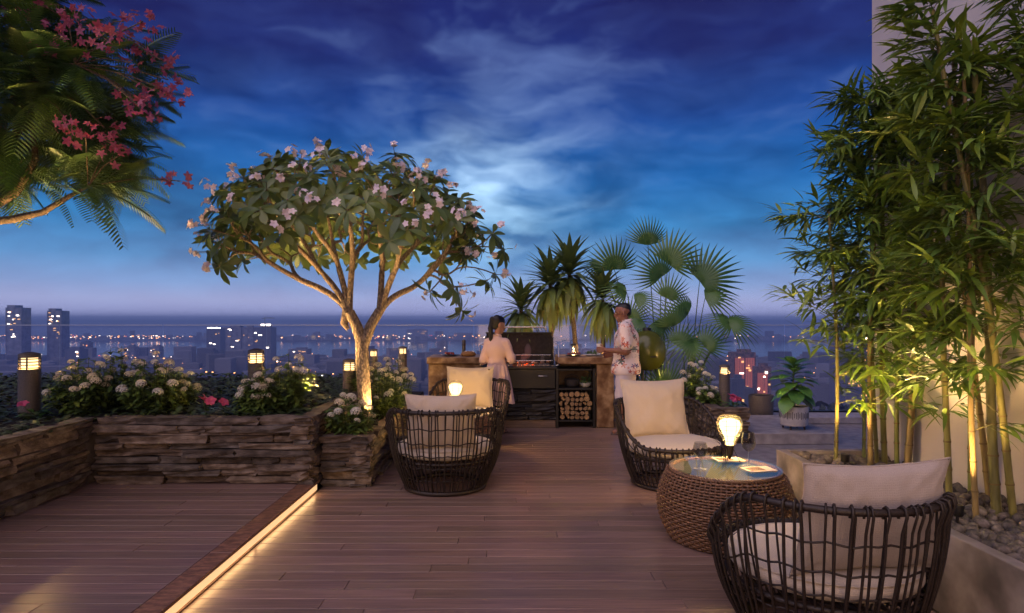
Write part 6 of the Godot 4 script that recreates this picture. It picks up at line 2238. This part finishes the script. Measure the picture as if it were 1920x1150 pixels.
func make_woman() -> void:
	var o := thing("person", Vector3(-0.20, 0, -8.42), deg_to_rad(-14), "person with a dark ponytail in a long pale blush dress at the grill", "person", "people at the grill")
	var V := func(x, y, z): return Vector3(x, y, z)
	var skin := MB.new()
	var body := [
		[V.call(0, 0.80, 0), V.call(0, 0.95, 0.0), 0.10, 0.088], [V.call(-0.04, 0.78, 0.01), V.call(0.04, 0.78, 0.01), 0.09, 0.09],
		[V.call(0, 0.95, 0), V.call(0, 1.13, 0.0), 0.09, 0.105], [V.call(-0.06, 1.10, 0), V.call(0.06, 1.10, 0), 0.083, 0.083],
		[V.call(-0.09, 1.19, 0), V.call(0.09, 1.19, 0), 0.055, 0.055], [V.call(0, 1.18, 0), V.call(0, 1.34, -0.01), 0.046, 0.041],
		[V.call(-0.065, 0.76, 0), V.call(-0.075, 0.44, 0), 0.076, 0.055], [V.call(0.065, 0.76, 0), V.call(0.075, 0.44, 0), 0.076, 0.055],
		[V.call(-0.085, 0.44, 0), V.call(-0.09, 0.30, 0.012), 0.05, 0.05], [V.call(-0.09, 0.30, 0.012), V.call(-0.09, 0.07, 0.02), 0.05, 0.031],
		[V.call(0.085, 0.44, 0), V.call(0.09, 0.30, 0.012), 0.05, 0.05], [V.call(0.09, 0.30, 0.012), V.call(0.09, 0.07, 0.02), 0.05, 0.031],
		[V.call(-0.09, 0.045, 0.035), V.call(-0.10, 0.03, -0.11), 0.034, 0.026], [V.call(0.09, 0.045, 0.035), V.call(0.10, 0.03, -0.11), 0.034, 0.026],
		[V.call(-0.145, 1.185, 0), V.call(-0.20, 0.97, 0.02), 0.044, 0.035], [V.call(-0.20, 0.97, 0.02), V.call(-0.17, 0.94, -0.21), 0.034, 0.023],
		[V.call(0.145, 1.185, 0), V.call(0.215, 0.99, 0.0), 0.044, 0.035], [V.call(0.215, 0.99, 0.0), V.call(0.205, 0.93, -0.22), 0.034, 0.023]]
	nets(body, 0.014, 0.045, skin)
	var hc := Vector3(0.015, 1.425, -0.03)
	var fw := Vector3(0.95, -0.16, -0.75).normalized()
	var u := (Vector3.UP - fw * fw.y).normalized()
	nets(head_bones(hc, fw, u, 0.94) + [[Vector3(0, 1.28, 0.0), hc + Vector3(0, -0.03, 0.01), 0.046, 0.043]], 0.0055, 0.025, skin)
	nets(hand_bones(Vector3(0.205, 0.93, -0.22), Vector3(-0.1, -0.25, -0.95).normalized(), Vector3(0.2, 0.95, -0.25).normalized(), -1.0, 0.45, 0.9), 0.0042, 0.008, skin)
	nets(hand_bones(Vector3(-0.17, 0.94, -0.21), Vector3(0.2, -0.25, -0.95).normalized(), Vector3(-0.2, 0.95, -0.25).normalized(), 1.0, 0.4, 0.9), 0.0042, 0.008, skin)
	paint_skin(skin, Color(0.36, 0.19, 0.125), hc, fw, u, 0.94)
	part(o, "body", skin, M.skin_dark)
	var dr := MB.new()
	nets([[V.call(-0.02, 0.90, 0.0), V.call(0.02, 0.90, 0), 0.118, 0.118], [V.call(0, 0.90, 0), V.call(0, 1.12, 0.005), 0.115, 0.122],
		[V.call(-0.065, 1.09, 0.003), V.call(0.065, 1.09, 0.003), 0.100, 0.100], [V.call(-0.105, 1.192, 0.003), V.call(0.105, 1.192, 0.003), 0.064, 0.064], [V.call(-0.012, 1.245, 0.006), V.call(0.012, 1.245, 0.006), 0.053, 0.053],
		[V.call(-0.147, 1.188, 0), V.call(-0.205, 0.97, 0.02), 0.060, 0.062], [V.call(-0.205, 0.97, 0.02), V.call(-0.188, 0.955, -0.08), 0.056, 0.046],
		[V.call(0.147, 1.188, 0), V.call(0.22, 0.985, 0.0), 0.060, 0.062], [V.call(0.22, 0.985, 0.0), V.call(0.214, 0.957, -0.11), 0.056, 0.045]], 0.013, 0.035, dr)
	# soft folds of thin cloth
	for k in dr.v.size():
		var p := dr.v[k]
		var an := atan2(p.x, p.z)
		p += Vector3(p.x, 0, p.z).normalized() * (0.0035 * sin(p.y * 46.0 + an * 7.0) + 0.005 * sin(an * 11.0 - p.y * 9.0) * clampf((1.16 - p.y) * 5.0, 0, 1))
		dr.v[k] = p
	var g := []
	for a in 15:
		var t := a / 14.0
		var row := []
		for b in 96:
			var an := TAU * b / 96
			var r := lerpf(0.122, 0.25, pow(t, 0.62)) * (1.0 + (0.02 + 0.075 * t) * sin(an * 15.0 + 0.6 * sin(an * 3.0) + t))
			row.append(Vector3(sin(an) * r, lerpf(0.935, 0.40, t) - 0.012 * t * sin(an * 5.0), cos(an) * r * 0.92))
		g.append(row)
	dr.grid(g, true, Vector3(0, 0.66, 0))
	var drp := part(o, "dress", dr, M.dress_blush)
	var wb := []
	for k in 40: wb.append(Vector3(sin(TAU * k / 40) * 0.119, 0.937, cos(TAU * k / 40) * 0.117))
	var w2 := MB.new(); w2.tube(wb, 0.009, 6, false, true)
	part(drp, "waistband", w2, M.dress_blush)
	var cl := MB.new()
	cl.tube([Vector3(-0.045, 1.255, -0.06), Vector3(-0.058, 1.288, 0), Vector3(0, 1.30, 0.054), Vector3(0.058, 1.288, 0), Vector3(0.045, 1.255, -0.06)], 0.014, 6)
	part(drp, "collar", cl, M.dress_blush)
	var hr := MB.new()
	nets([[hc + u * 0.048 - fw * 0.028, hc + u * 0.052 + fw * 0.022, 0.080, 0.070], [hc - fw * 0.05 - u * 0.01, hc - fw * 0.035 + u * 0.05, 0.062, 0.072],
		[hc - fw * 0.085 + u * 0.07, hc - fw * 0.115 + u * 0.06, 0.028, 0.032], [hc - fw * 0.115 + u * 0.06, hc - fw * 0.125 - u * 0.06, 0.034, 0.036], [hc - fw * 0.125 - u * 0.06, hc - fw * 0.10 - u * 0.19, 0.036, 0.030], [hc - fw * 0.10 - u * 0.19, hc - fw * 0.085 - u * 0.29, 0.028, 0.008]], 0.007, 0.018, hr)
	var hrp := part(o, "hair", hr, M.hair_black)
	var ht := MB.new()
	var q0 := hc - fw * 0.098 + u * 0.066
	var ring := []
	for k in 16: ring.append(q0 + (u * cos(TAU * k / 16) + fw.cross(u) * sin(TAU * k / 16)) * 0.032)
	ht.tube(ring, 0.006, 5, false, true)
	part(hrp, "hair_tie", ht, M.ceramic_white)
	for s in [-1.0, 1.0]:
		var se := MB.new()
		se.cbox(Vector3(s * 0.097, 0.007, -0.035), Vector3(0.08, 0.014, 0.23), 0.005)
		se.tube([Vector3(s * 0.097 - 0.038, 0.01, -0.06), Vector3(s * 0.097, 0.062, -0.05), Vector3(s * 0.097 + 0.038, 0.01, -0.06)], 0.008, 6)
		part(o, "sandal", se, M.shoe)
	o.scale = Vector3(0.87, 1.0, 0.90)
	# tongs in her hand
	var hp := o.transform * Vector3(0.195, 0.908, -0.30)
	var tg := thing("grill_tongs", hp, deg_to_rad(-14), "steel tongs held over the grill by the person in the dress", "tongs")
	for s in [-1.0, 1.0]:
		var tm := MB.new()
		tm.tube([Vector3(0, 0.015, 0.06), Vector3(s * 0.012, 0.0, -0.05), Vector3(s * 0.014, -0.01, -0.17)], 0.0045, 5)
		part(tg, "arm", tm, M.steel)

func _ready() -> void:
	make_camera_and_light()
	make_materials()
	make_deck()
	make_planters()
	make_terrace()
	make_city()
	make_kitchen()
	make_furniture()
	make_pot_plant()
	make_reflection_pot()
	make_plumeria()
	make_flame_tree()
	make_bamboo()
	make_shrubs()
	make_palms()
	make_man()
	make_woman()
	print("built in ", Time.get_ticks_msec(), " ms")
